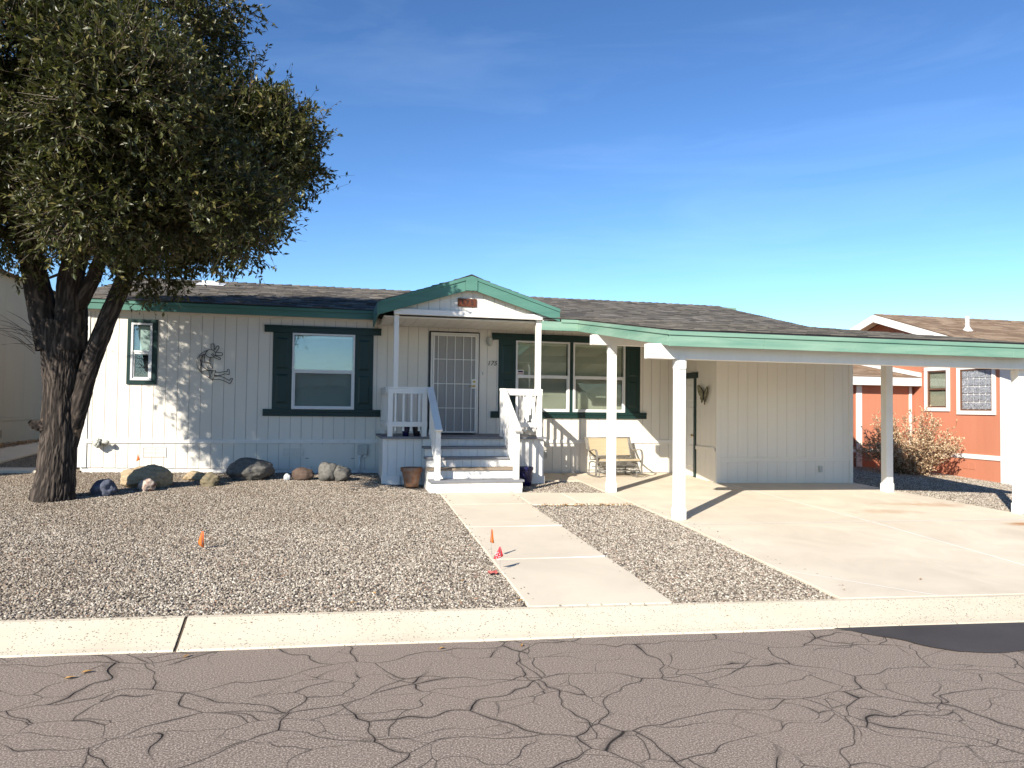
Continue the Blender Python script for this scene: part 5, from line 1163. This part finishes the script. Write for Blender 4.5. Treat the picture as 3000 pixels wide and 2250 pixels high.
for x, y, r_, s_, lb in ((5.80, -8.72, 0.3, 1.0, 'curled brown leaf in the gravel at the walkway corner'), (4.42, -8.60, 0.4, 0.9, 'yellow leaf on the gravel near the kerb'), (4.60, -8.35, 2.0, 0.8, 'orange leaf on the gravel yard near the kerb'), (5.42, -8.05, 0.9, 0.9, 'orange brown leaf left of the crumpled flag'), (7.2, -2.68, 0.1, 0.9, 'brown leaf at the foot of the porch steps'), (8.74, -4.0, 0.5, 1.0, 'brown leaf at the corner of the cross walkway')):
    fallen(x, y, gz(x, y)+0.018, r_, s_, lb)
fallen(10.0, -8.55, gz(10, -8.55)+0.02, 0.3, 0.7, 'dark leaf on the driveway near the road')
def litter(name, x0, x1, y0, y1, n, label, s=0.028):
    co, fa = [], []
    for k in range(n):
        x, y = random.uniform(x0, x1), random.uniform(y0, y1); z = gz(x, y)+random.uniform(0.012, 0.035); a = random.uniform(0, 6.28); q = s*random.uniform(0.6, 1.3)
        ax = Vector((math.cos(a), math.sin(a), random.uniform(-0.4, 0.4)))*q; bx = Vector((-math.sin(a), math.cos(a), random.uniform(-0.6, 0.6)))*q*0.45
        p = Vector((x, y, z)); i = len(co); co += [p-ax, p+bx, p+ax, p-bx]; fa.append((i, i+1, i+2, i+3))
    o = link_mesh(name, arrays_mesh(name, [tuple(c) for c in co], fa, M['leaf_dead'])); return tag(o, label, 'leaf litter', None, 'stuff')
litter('leaf_litter', 7.3, 8.85, -4.06, -3.92, 260, 'drift of dry brown leaves along the cross walkway edge', 0.02)
litter('leaf_litter', -3.5, -2.9, 1.5, 8.5, 1500, 'strip of brown fallen leaves along the beige house')
litter('leaf_litter', 17.3, 19.6, 0.1, 1.1, 500, 'pale dry leaves under the shrub by the red house', 0.02)

# ------------------------------------------------------------------ oak tree
tree = thing('oak_tree', (0.40, -3.06, gz(0.4, -3.06)), 'large evergreen oak with dark glossy crown and rough forked trunk', 'tree')
TG = gz(0.4, -3.06)
def bark_limb(name, pts, radii, nseg, nring, furrow, flare=0.0, label=None):
    path = spl(pts, 12); n0 = len(path); cum = [0]
    for i in range(n0-1): cum.append(cum[-1]+(path[i+1]-path[i]).length)
    tot = cum[-1]; rk = np.linspace(0, tot, nring); co, rn = [], []; pu = None
    ctl = [0]
    for i in range(len(pts)-1): ctl.append(cum[(i+1)*12])
    for t in rk:
        i = max(0, min(n0-2, int(np.searchsorted(cum, t))-1)); f = (t-cum[i])/max(1e-6, cum[i+1]-cum[i]); p = path[i].lerp(path[i+1], f); tg = (path[i+1]-path[i]).normalized()
        r = float(np.interp(t, ctl, radii))
        if pu is None: pu = tg.cross(Vector((0, 1, 0))).normalized()
        pu = (pu-tg*pu.dot(tg)).normalized(); w = tg.cross(pu)
        for j in range(nseg):
            a = 2*math.pi*j/nseg; dr = pu*math.cos(a)+w*math.sin(a)
            q = Vector((math.cos(a)*r*44, math.sin(a)*r*44, t*4.6))
            q2 = q+Vector((mnoise.noise(q*0.6), mnoise.noise(q*0.6+Vector((9, 2, 4))), mnoise.noise(q*0.5)))*1.5
            d1 = mnoise.voronoi(q2*0.55)[0]; h = min(1, (d1[1]-d1[0])*2.2)
            lump = mnoise.noise(Vector((math.cos(a)*1.3, math.sin(a)*1.3, t*1.6)))*0.06
            fl = flare*math.exp(-t*3.5)*(0.5+0.5*math.cos(a*4+0.7))
            rr = r*(1+lump+fl)+furrow*(h-0.6)+furrow*0.4*mnoise.noise(q*2.5)
            co.append(p+dr*rr-tree.location); rn.append(h)
    F = [(i*nseg+j, i*nseg+(j+1) % nseg, (i+1)*nseg+(j+1) % nseg, (i+1)*nseg+j) for i in range(nring-1) for j in range(nseg)]
    o = link_mesh(name, arrays_mesh(name, [tuple(c) for c in co], F, M['bark'], rn, True), tree)
    if label: o['label'] = label
    return o
T = lambda x, y, z: Vector((x, y, TG+z))
bark_limb('trunk', [T(0.385, -3.06, -0.05), T(0.42, -3.06, 0.35), T(0.45, -3.06, 0.95), T(0.46, -3.07, 1.55), T(0.475, -3.1, 2.1), T(0.50, -3.15, 2.55)], [0.28, 0.242, 0.218, 0.218, 0.265, 0.29], 170, 260, 0.015, 0.16)
bark_limb('limb', [T(0.36, -3.12, 2.15), T(0.24, -3.15, 2.6), T(0.15, -3.2, 3.1), T(0.05, -3.35, 3.7), T(-0.25, -3.55, 4.7)], [0.22, 0.19, 0.165, 0.13, 0.07], 48, 70, 0.012)
bark_limb('limb', [T(0.56, -3.12, 2.15), T(0.60, -3.2, 2.65), T(0.62, -3.28, 3.1), T(0.75, -3.4, 3.8), T(0.9, -3.6, 5.0)], [0.24, 0.205, 0.17, 0.13, 0.07], 56, 80, 0.012)
bark_limb('limb', [T(0.60, -3.05, 0.75), T(0.70, -3.08, 1.35), T(0.84, -3.12, 1.9), T(1.04, -3.18, 2.5), T(1.24, -3.25, 3.0), T(1.55, -3.4, 3.7), T(2.1, -3.65, 4.5)], [0.10, 0.13, 0.128, 0.122, 0.12, 0.09, 0.05], 48, 110, 0.010)
bark_limb('limb', [T(0.60, -3.2, 2.55), T(0.82, -3.3, 2.95), T(1.02, -3.5, 3.3), T(1.25, -3.9, 3.9)], [0.11, 0.10, 0.09, 0.06], 32, 40, 0.008)
bark_limb('limb_stub', [T(0.30, -3.12, 1.02), T(0.19, -3.2, 1.06), T(0.14, -3.24, 1.10)], [0.10, 0.065, 0.035], 30, 20, 0.014)
# inner branches
br = MB()
for k in range(70):
    s0 = random.choice([T(0.0, -3.5, 4.2), T(0.9, -3.6, 4.2), T(1.7, -3.6, 4.0), T(1.2, -3.6, 3.6), T(0.0, -3.5, 3.6), T(0.7, -3.6, 5.0), T(2.2, -3.7, 4.6), T(-0.6, -3.6, 4.6)])
    d = Vector((random.uniform(-1, 1.0), random.uniform(-1, 0.6), random.uniform(-0.35, 0.9))).normalized(); ln = random.uniform(0.9, 2.0)
    path = [s0+d*ln*t+Vector((random.uniform(-.1, .1), random.uniform(-.1, .1), 0.12*t*t)) for t in np.linspace(0, 1, 6)]
    br.tube(path, list(np.linspace(0.040, 0.010, 6)), 6)
br.build('branches', M['twig'], tree, kind='stuff', smooth=True)
# crown
BLOBS = [(2.50, -3.70, 4.80, 1.30, 1.1), (0.9, -3.6, 4.9, 1.6, 0.8), (1.25, -3.7, 6.2, 1.30, 1.0), (-0.3, -3.7, 6.1, 1.55, 1.0), (-1.3, -3.6, 4.9, 1.6, 0.9), (0.6, -4.5, 5.1, 1.4, 1.0),
         (1.75, -3.8, 3.95, 0.90, 1.0), (0.1, -3.75, 4.0, 0.90, 1.0), (2.55, -3.7, 3.85, 0.66, 1.0), (-0.9, -4.3, 4.0, 1.0, 0.9), (2.50, -4.3, 6.85, 0.62, 1.0), (1.6, -4.5, 6.0, 0.9, 0.9),
         (2.95, -3.4, 5.2, 0.75, 1.0), (1.75, -3.5, 3.15, 0.36, 1.0), (1.95, -4.3, 4.3, 0.9, 1.0), (0.0, -4.6, 4.5, 1.0, 1.0),
         (1.5, -5.5, 4.7, 1.05, 1.0), (1.95, -6.1, 4.55, 0.8, 1.0), (0.7, -5.6, 5.2, 1.0, 0.9), (3.2, -3.9, 4.85, 0.72, 1.3), (2.6, -3.5, 4.3, 0.8, 1.2), (2.3, -5.4, 4.3, 0.7, 1.0),
         (1.6, -5.5, 3.65, 0.68, 1.4), (2.4, -5.55, 3.65, 0.72, 1.4), (3.0, -5.5, 3.6, 0.50, 1.5), (3.45, -4.1, 5.1, 0.48, 1.5), (2.8, -4.6, 4.1, 0.62, 1.2)]
tx, tz = math.tan(SUN_AZ), math.tan(SUN_EL)/math.cos(SUN_AZ)
OUT = np.array([(0.45, 3.7), (0.8, 4.0), (1.3, 4.4), (2.3, 4.95), (3.5, 4.85), (5.2, 4.3), (6.8, 3.4), (8.0, 2.25), (8.2, 1.2), (8.1, 0.5), (8.7, -0.3), (9.0, -1.0), (8.6, -1.6), (7.0, -1.75), (5.6, -1.85), (4.5, -1.6), (3.0, -1.3), (2.3, 0.0), (1.85, 0.35), (1.75, 0.65), (1.8, 1.05), (1.35, 1.45), (1.12, 1.7), (1.12, 2.8), (0.6, 3.05)])
def in_poly(x, y, poly):
    ins = np.zeros(len(x), bool); n = len(poly)
    for i in range(n):
        (xa, ya), (xb, yb_) = poly[i], poly[(i+1) % n]
        c = ((ya > y) != (yb_ > y)) & (x < (xb-xa)*(y-ya)/(yb_-ya+1e-12)+xa); ins ^= c
    return ins
def leaf_tree():
    P, D = [], []
    for (cx, cy, cz_, r, den) in BLOBS:
        n = int(1750*r*r*den)
        u = RNG.normal(size=(n, 3)); u /= np.linalg.norm(u, axis=1)[:, None]
        rad = r*(0.40+0.62*RNG.random(n)**0.5)
        lump = np.array([mnoise.noise(Vector((a*2.6+cx, b2*2.6+cy, c*2.6+cz_))) for a, b2, c in u])
        rad *= 1+0.40*lump
        p = np.array([cx, cy, cz_])+u*rad[:, None]*np.array([1, 0.95, 0.95])
        P.append(p); D.append(u*0.8+RNG.normal(size=(n, 3))*0.45+np.array([0, 0, 0.15]))
    P = np.concatenate(P); D = np.concatenate(D)
    # crown trimmed along the sun's rays so its shadow keeps a set outline
    q = P+RNG.normal(size=P.shape)*0.06
    ok = in_poly(q[:, 0]-q[:, 1]*tx, q[:, 2]+q[:, 1]*tz, OUT)
    gap = np.array([mnoise.noise(Vector((a*1.15, b2*1.15, c*1.15))) for a, b2, c in P])
    ok &= gap < 0.27
    return P[ok], D[ok]/np.linalg.norm(D[ok], axis=1)[:, None]
def twig_leaves(P, D, per, tl, ll, lw):
    n = len(P); L_ = tl*(0.55+0.75*RNG.random(n))
    ref = np.tile([0.31, 0.22, 0.92], (n, 1)); U = np.cross(D, ref); U /= np.linalg.norm(U, axis=1)[:, None]; V = np.cross(D, U)
    ends = P+D*L_[:, None]; r0, r1 = 0.0045, 0.0015
    ring = [(math.cos(a), math.sin(a)) for a in (0, 2.094, 4.189)]
    A_ = np.stack([P+U*c*r0+V*s*r0 for c, s in ring]+[ends+U*c*r1+V*s*r1 for c, s in ring], 1).reshape(-1, 3)
    base = (np.arange(n)*6)[:, None]
    TF = np.concatenate([base+np.array([[0, 1, 4, 3]]), base+np.array([[1, 2, 5, 4]]), base+np.array([[2, 0, 3, 5]])])
    m = n*per; idx = np.repeat(np.arange(n), per); t = RNG.random(m)*0.95+0.08
    an = RNG.random(m)*2*math.pi; side = U[idx]*np.cos(an)[:, None]+V[idx]*np.sin(an)[:, None]
    o = P[idx]+D[idx]*(L_[idx]*t)[:, None]
    ax = side*0.8+D[idx]*0.75+np.array([0, 0, 0.10])+RNG.normal(size=(m, 3))*0.25; ax /= np.linalg.norm(ax, axis=1)[:, None]
    nr = RNG.normal(size=(m, 3))*0.55+np.array([-0.15, -0.25, 0.9]); w = np.cross(ax, nr); w /= np.linalg.norm(w, axis=1)[:, None]; nn = np.cross(w, ax)
    s = (0.6+0.75*RNG.random(m))[:, None]
    l, ww = ll*s, lw*s
    CO = np.stack([o, o+ax*l*0.5+w*ww+nn*0.02*l, o+ax*l-nn*0.10*l, o+ax*l*0.5-w*ww+nn*0.02*l, o+ax*l*0.52-nn*0.10*l], 1).reshape(-1, 3); b5 = (np.arange(m)*5)[:, None]
    LF = np.concatenate([b5+np.array([[0, 4, 1]]), b5+np.array([[1, 4, 2]]), b5+np.array([[2, 4, 3]]), b5+np.array([[3, 4, 0]])])
    rn = np.repeat(RNG.random(m)*0.8+0.2*RNG.random(n)[idx], 5)
    return A_, TF, CO, LF, rn
P, D = leaf_tree()
sel = RNG.choice(len(P), 900, replace=False); dS = D[sel]+np.array([0.1, -0.1, 0.25]); dS /= np.linalg.norm(dS, axis=1)[:, None]
A_, TF, CO, LF, rn = twig_leaves(P, D, 8, 0.32, 0.080, 0.0175)
print('twigs', len(P), 'leaves', len(CO)//5)
A2, TF2, CO2, LF2, rn2 = twig_leaves(P[sel], dS, 9, 0.62, 0.062, 0.0135)
TF = np.concatenate([TF, TF2+len(A_)]); A_ = np.concatenate([A_, A2]); LF = np.concatenate([LF, LF2+len(CO)]); CO = np.concatenate([CO, CO2]); rn = np.concatenate([rn, rn2])
off = np.array(tree.location)
link_mesh('twigs', arrays_mesh('twigs', A_-off, TF, M['twig']), tree)['kind'] = 'stuff'
link_mesh('crown', arrays_mesh('crown', CO-off, LF, M['leaf'], rn), tree)['kind'] = 'stuff'
# bare twigs on the trunk's left side
m = MB()
for k in range(12):
    a = T(0.20, -3.3, 2.05+0.03*k); d = Vector((-random.uniform(0.5, 1), random.uniform(-.4, .2), random.uniform(-0.1, 0.9))).normalized(); ln = random.uniform(0.35, 0.75)
    m.tube([a, a+d*ln*0.5+Vector((0, 0, 0.03)), a+d*ln], [0.005, 0.004, 0.0015], 5)
m.build('bare_twigs', M['twig'], tree, kind='stuff')

# ------------------------------------------------------------------ dried shrub by the red house
bush = thing('dried_shrub', (17.7, -0.35, gz(17.7, -0.3)), 'dried tan shrub with pale papery leaves against the red house', 'shrub')
m = MB(); bp, bd = [], []
for k in range(150):
    a = random.uniform(0, 6.28); sp = random.uniform(0.05, 1.0)**0.8; b0_ = Vector((17.35+0.25*math.cos(a), -0.35+0.15*math.sin(a), gz(17.6, -0.3)))
    hgt = (1.75-1.0*sp)*random.uniform(0.55, 1.05); e = b0_+Vector((math.cos(a)*sp*1.2-0.12*(1-sp), math.sin(a)*sp*0.6-0.05, max(0.22, hgt)))
    if e.x > 18.55: e.x = 18.55
    mid = b0_.lerp(e, 0.5)+Vector((0, 0, 0.12)); path = spl([b0_, mid, e], 4); m.tube(path, list(np.linspace(0.007, 0.0025, len(path))), 4)
    for t in np.linspace(0.22, 1.0, 15):
        q = path[min(len(path)-1, int(t*(len(path)-1)))]; bp.append(q+Vector((random.gauss(0, .05), random.gauss(0, .05), random.gauss(0, .05)))); dd = (e-b0_).normalized()+Vector((random.gauss(0, .6), random.gauss(0, .6), random.gauss(0, .5))); bd.append(dd.normalized())
m.build('stems', M['dry_twig'], bush, kind='stuff')
A_, TF, CO, LF, rn = twig_leaves(np.array([tuple(p) for p in bp]), np.array([tuple(p) for p in bd]), 8, 0.16, 0.042, 0.0125)
off = np.array(bush.location)
link_mesh('twigs', arrays_mesh('twigs', A_-off, TF, M['dry_twig']), bush)['kind'] = 'stuff'
link_mesh('foliage', arrays_mesh('foliage', CO-off, LF, M['dry_leaf'], rn), bush)['kind'] = 'stuff'

# ------------------------------------------------------------------ red neighbour house
rh = thing('red_house', (21.0, 1.9, -0.25), 'terracotta red neighbour house with white trim behind the carport', 'house')
RXW = 18.7
W1 = (-0.03, 0.56, 1.36, 2.27); W2 = (-1.29, -0.42, 1.29, 2.26)
mb = MB(); wall_cells(mb, -1.72, 6.2, -0.4, 2.60, [W1, W2], lambda m_, ya, yb2, za, zb: m_.box(RXW+0.013, RXW+0.12, ya, yb2, za, zb))
mb.add([(RXW+0.02, -1.3, 2.72), (RXW+0.02, 5.2, 2.72), (RXW+0.02, 1.95, 3.72)], [(0, 1, 2)])
mb.box(RXW+0.12, 30, -1.72, -1.6, -0.45, 2.5); mb.box(29.9, 30, -1.6, 6.1, -0.4, 2.45); mb.box(RXW+.12, 29.9, 6.0, 6.1, -0.4, 2.4)
rwall = mb.build('side_wall', M['redback'], rh)
siding(rwall, 'siding_board', [-1.50+k*0.2032 for k in range(0, 36)], lambda y: -0.36, 2.58, [W1, W2], board_x(RXW, -1), M['red'], gap=0.004)
siding(rwall, 'siding_board', [RXW+0.2+k*0.2032 for k in range(0, 8)], lambda x: -0.36, 2.45, [], board_y(-1.735), M['red'], gap=0.004)
MB().box(RXW-0.025, RXW+0.05, -1.76, -1.50, gz(18.7, -1.7)-0.03, 2.45).build('corner_trim', M['white'], rh, bevel=0.004)
MB().box(RXW-0.02, RXW+0.003, -1.498, 0.98, 0.177, 0.284).build('belt_trim', M['white'], rh, bevel=0.003)
MB().box(RXW+0.052, 20.4, -1.76, -1.7355, 0.177, 0.284).build('belt_trim', M['white'], rh); MB().box(RXW+0.052, 20.4, -1.76, -1.7355, 0.75, 0.85).build('belt_trim', M['white'], rh)
def red_window(h, blocks):
    ya, yb2, za, zb = h; t = 0.09
    m_ = MB()
    for bx in ((ya-t, yb2+t, zb, zb+t), (ya-t, yb2+t, za-t, za), (ya-t, ya, za, zb), (yb2, yb2+t, za, zb)): m_.box(RXW-0.03, RXW+0.004, bx[0], bx[1], bx[2], bx[3])
    w = m_.build('window', M['white'], rh, bevel=0.003, label='glass block window in white trim' if blocks else 'small sash window in white trim')
    f = MB(); q = 0.03
    for bx in ((ya, yb2, zb-q, zb), (ya, yb2, za, za+q), (ya, ya+q, za+q, zb-q), (yb2-q, yb2, za+q, zb-q)): f.box(RXW-0.012, RXW+0.05, bx[0], bx[1], bx[2], bx[3])
    f.build('frame', M['bronze'], w)
    if blocks:
        MB().box(RXW+0.03, RXW+0.06, ya+q, yb2-q, za+q, zb-q).build('mortar', M['white'], w)
        ny = nz = 5; dy = (yb2-ya-2*q)/ny; dz = (zb-za-2*q)/nz
        for i in range(ny):
            for j in range(nz): shared_box('glass_block', (0.04, dy-0.028, dz-0.028), M['gblock'], w, (RXW+0.025, ya+q+dy*(i+.5), za+q+dz*(j+.5)))
    else:
        zm = za+(zb-za)*0.50; MB().box(RXW-0.008, RXW+0.04, ya+q, yb2-q, zm-0.015, zm+0.015).build('meeting_rail', M['bronze'], w)
        MB().box(RXW+0.012, RXW+0.016, ya+q, yb2-q, zm+0.015, zb-q).build('pane', M['glass_dim'], w); MB().box(RXW+0.012, RXW+0.016, ya+q, yb2-q, za+q, zm-0.015).build('pane', M['glass_dim'], w)
        bl = MB(); z = za+0.05
        while z < zb-0.04:
            bl.add([(RXW+0.04, ya+0.03, z-0.006), (RXW+0.04, yb2-0.03, z-0.006), (RXW+0.06, yb2-0.03, z+0.008), (RXW+0.06, ya+0.03, z+0.008)], [(0, 1, 2, 3)]); z += 0.022
        bl.build('blind', M['blind'], w, kind='stuff'); MB().box(RXW+0.09, RXW+0.2, ya-.02, yb2+.02, za-.02, zb+.02).build('room_shade', M['dark'], w)
red_window(W1, False); red_window(W2, True)
v = MB()
for k in range(2):
    v.box(RXW-0.008, RXW+0.0, -0.82+k*0.17, -0.66+k*0.17, -0.07, 0.10)
v.build('foundation_vent', M['red'], rh, bevel=0.004)
MB().box(RXW+0.005, RXW+0.1, -1.6, 6.1, gz(18.7, -1)-0.2, gz(18.7, -1)+0.02).build('footing', M['walk'], rh)
# gable roof, ridge along X
RRY, RRZ, rs_ = 1.95, 3.84, 0.325; gx0 = 18.30
def rslope(y): return RRZ-rs_*abs(y-RRY)
m = MB()
for ye in (-2.25, 4.6):
    p = [(gx0, ye, rslope(ye)), (30.3, ye, rslope(ye)), (30.3, RRY, RRZ), (gx0, RRY, RRZ)]; q = [(x, y, z-0.05) for x, y, z in p]; m.hexa(q+p)
rroof = m.build('roof', M['shingle_brown'], rh)
shingle_field('shingles', (gx0, -2.27, rslope(-2.25)+0.004), (1, 0, 0), (0, 1, rs_), 9.0, (RRY+2.25)*math.sqrt(1+rs_**2), rroof, M['shingle_brown'], tab=0.34)
for ye in (-2.25, 4.6):
    pr = [(ye, rslope(ye)-0.19), (RRY, RRZ-0.20), (RRY, RRZ-0.008), (ye, rslope(ye)-0.008)]; m = MB(); m.prism(pr, 'x', gx0-0.03, gx0); m.build('barge_board', M['white'], rroof)
    pr = [(ye, rslope(ye)-0.10), (RRY, RRZ-0.10), (RRY, RRZ-0.06), (ye, rslope(ye)-0.06)]; m = MB(); m.prism(pr, 'x', gx0+0.001, RXW-0.001); m.build('rake_soffit', M['soffit'], rroof)
MB().box(gx0, 30, -2.28, -2.25, rslope(-2.25)-0.19, rslope(-2.25)-0.008).build('fascia', M['white'], rroof)
for k in range(40):
    x = gx0+k*0.23; m_ = MB(); m_.add([(x, RRY-0.14, RRZ-0.14*rs_+0.012), (x, RRY, RRZ+0.014), (x, RRY+0.14, RRZ-0.14*rs_+0.012), (x+0.27, RRY-0.14, RRZ-0.14*rs_+0.028), (x+0.27, RRY, RRZ+0.032), (x+0.27, RRY+0.14, RRZ-0.14*rs_+0.028)], [(0, 3, 4, 1), (1, 4, 5, 2)])
    o = m_.build('ridge_cap', M['shingle_brown'], rroof); a_ = o.data.attributes.new('rnd', 'FLOAT', 'POINT'); a_.data.foreach_set('value', [random.random()]*6)
m = MB(); pz = rslope(0.2); m.lathe((19.55, 0.2, pz-0.05), [(0.13, 0.0), (0.115, 0.06), (0.05, 0.16), (0.045, 0.17), (0.045, 0.42), (0.0, 0.42)], 18); m.build('vent_pipe', M['pvc'], rroof, smooth=False)
# lower wing
wy = 1.02
mb = MB(); mb.box(16.75, RXW, wy+0.013, wy+0.1, -0.35, 1.95); mb.box(16.75, 16.85, wy+0.1, 5, -0.35, 1.95); wwall = mb.build('wing_wall', M['redback'], rh)
siding(wwall, 'siding_board', [16.95+k*0.2032 for k in range(0, 9)], lambda x: -0.30, 1.93, [], board_y(wy), M['red'], gap=0.004)
MB().box(16.98, 17.14, wy-0.022, wy+0.005, -0.27, 1.90).build('corner_trim', M['white'], rh, bevel=0.003); MB().box(18.55, 18.63, wy-0.022, wy+0.005, -0.27, 1.90).build('corner_trim', M['white'], rh, bevel=0.003); MB().box(16.3, 16.978, wy-0.02, wy+0.004, 0.225, 0.305).build('belt_trim', M['white'], rh); MB().box(17.142, 18.548, wy-0.02, wy+0.004, 0.225, 0.305).build('belt_trim', M['white'], rh)
m = MB(); m.box(16.2, 16.98, wy+0.02, wy+0.06, -0.3, 1.92); m.build('wing_return', M['red'], rh)
ws = 0.195; wz = 2.105; wf = 0.78
m = MB(); m.hexa([(16.3, wf, wz-0.04), (RXW-0.03, wf, wz-0.04), (RXW-0.03, 4.2, wz+ws*(4.2-wf)-0.04), (16.3, 4.2, wz+ws*(4.2-wf)-0.04), (16.3, wf, wz), (RXW-0.03, wf, wz), (RXW-0.03, 4.2, wz+ws*(4.2-wf)), (16.3, 4.2, wz+ws*(4.2-wf))]); wroof = m.build('wing_roof', M['shingle_brown'], rh)
shingle_field('shingles', (16.3, wf-0.015, wz+0.003), (1, 0, 0), (0, 1, ws), RXW-0.03-16.3, 3.3, wroof, M['shingle_brown'], tab=0.34)
MB().box(16.3, RXW-0.002, wf-0.03, wf, wz-0.205, wz-0.004).build('fascia', M['white'], wroof, bevel=0.003)
MB().box(16.3, RXW-0.03, wf+0.001, wy, wz-0.21, wz-0.195).build('soffit', M['soffit'], wroof)
m = MB(); m.prism([(wf-0.02, wz+0.02), (4.2, wz+ws*(4.2-wf)+0.02), (4.2, wz+ws*(4.2-wf)+0.13), (wf-0.02, wz+0.13)], 'x', RXW-0.028, RXW-0.0005); m.build('flashing_board', M['white'], rh)

# the red house and its shrub stand a little further off on the lower lot, a size larger than modelled
rh.location = (22.679, 3.568, -0.400); rh.scale = (1.1, 1.1, 1.1)
bush.location = (19.049, 1.093, -0.40); bush.scale = (1.1, 1.1, 1.1)

# ------------------------------------------------------------------ beige neighbour house on the left
nh = thing('beige_house', (-6.0, 4.0, 0.05), 'shaded beige neighbour house behind the oak trunk', 'house')
NX = -3.55
mb = MB(); mb.box(-9.5, NX-0.001, -3.05, 12, -0.3, 4.32); nwall = mb.build('wall', M['beige'], nh)
siding(nwall, 'wall_panel', [-3.04+k*1.22 for k in range(0, 13)], lambda y: 0.84, 4.28, [], board_x(NX+0.012, 1), M['beige'], gap=0.004)
siding(nwall, 'skirting_panel', [-3.04+k*1.22 for k in range(0, 13)], lambda y: -0.1, 0.755, [], board_x(NX+0.012, 1), M['beige'], gap=0.004)
MB().box(NX, NX+0.03, -3.05, 6.0, 0.758, 0.838).build('belt_trim', M['beige'], nh, bevel=0.003); MB().box(NX, NX+0.03, 6.003, 12, 0.758, 0.838).build('belt_trim', M['beige'], nh, bevel=0.003)
for y in (0.9, 5.1): 
    m = MB(); z = 0.36
    m.box(NX+0.012, NX+0.022, y, y+0.42, 0.34, 0.36); m.box(NX+0.012, NX+0.022, y, y+0.42, 0.54, 0.56)
    for q in range(9): m.box(NX+0.012, NX+0.02, y+0.02+q*0.045, y+0.035+q*0.045, 0.361, 0.539)
    m.build('foundation_vent', M['beige'], nh)
m = MB(); m.hexa([(-9.8, -3.3, 4.32), (NX+0.25, -3.3, 4.32), (NX+0.25, 12.2, 4.32), (-9.8, 12.2, 4.32), (-6.6, -3.3, 5.2), (-6.5, -3.3, 5.2), (-6.5, 12.2, 5.2), (-6.6, 12.2, 5.2)]); m.build('roof', M['shingle_brown'], nh)

# ------------------------------------------------------------------ across the street, mirrored in the window panes
oh = thing('house_across_street', (7.0, -34, -0.6), 'pale mobile home across the street, mirrored in the window panes', 'house')
MB().box(-3, 20, -38, -32, -0.7, 2.3).build('wall', M['beige'], oh)
m = MB(); m.prism([(-38.5, 2.3), (-31.5, 2.3), (-35, 3.5)], 'x', -3.6, 20.6); m.build('roof', M['shingle'], oh)
for x in (0, 5, 11, 16): MB().box(x, x+1.3, -31.99, -31.95, 0.7, 1.9).build('window', M['dark'], oh)
def palm(x, y, h, label, seed):
    random.seed(seed); t = thing('palm_tree', (x, y, -0.6), label, 'palm tree', 'palms across the street')
    MB().tube([(x+0.25*math.sin(k*0.5), y, -0.7+h*k/8) for k in range(9)], [0.28-0.012*k for k in range(9)], 10).build('trunk', M['twig'], t, smooth=True)
    m = MB(); c = Vector((x+0.25*math.sin(4), y, -0.7+h))
    for k in range(34):
        a = random.uniform(0, 6.28); e = random.uniform(-0.7, 1.1); d = Vector((math.cos(a)*math.cos(e), math.sin(a)*math.cos(e), math.sin(e))); sd_ = d.cross(Vector((0, 0, 1))).normalized(); L_ = random.uniform(1.0, 1.5)
        tip = c+d*L_
        for q in range(9):
            f = (q-4)/4; p = tip+sd_*f*0.6+d*(0.55*(1-f*f))+Vector((0, 0, -0.25*abs(f))); m.add([tip-sd_*0.03+sd_*f*0.1, tip+sd_*0.03+sd_*f*0.1, p], [(0, 1, 2)])
        m.add([c, c+sd_*0.04, tip+sd_*0.03, tip-sd_*0.03], [(0, 1, 2, 3)])
    m.build('fronds', M['palm'], t, kind='stuff')
palm(0.5, -46, 9.5, 'taller palm across the street, mirrored in the left window', 3); palm(7.5, -52, 7.2, 'shorter palm across the street, mirrored in the left window', 5)
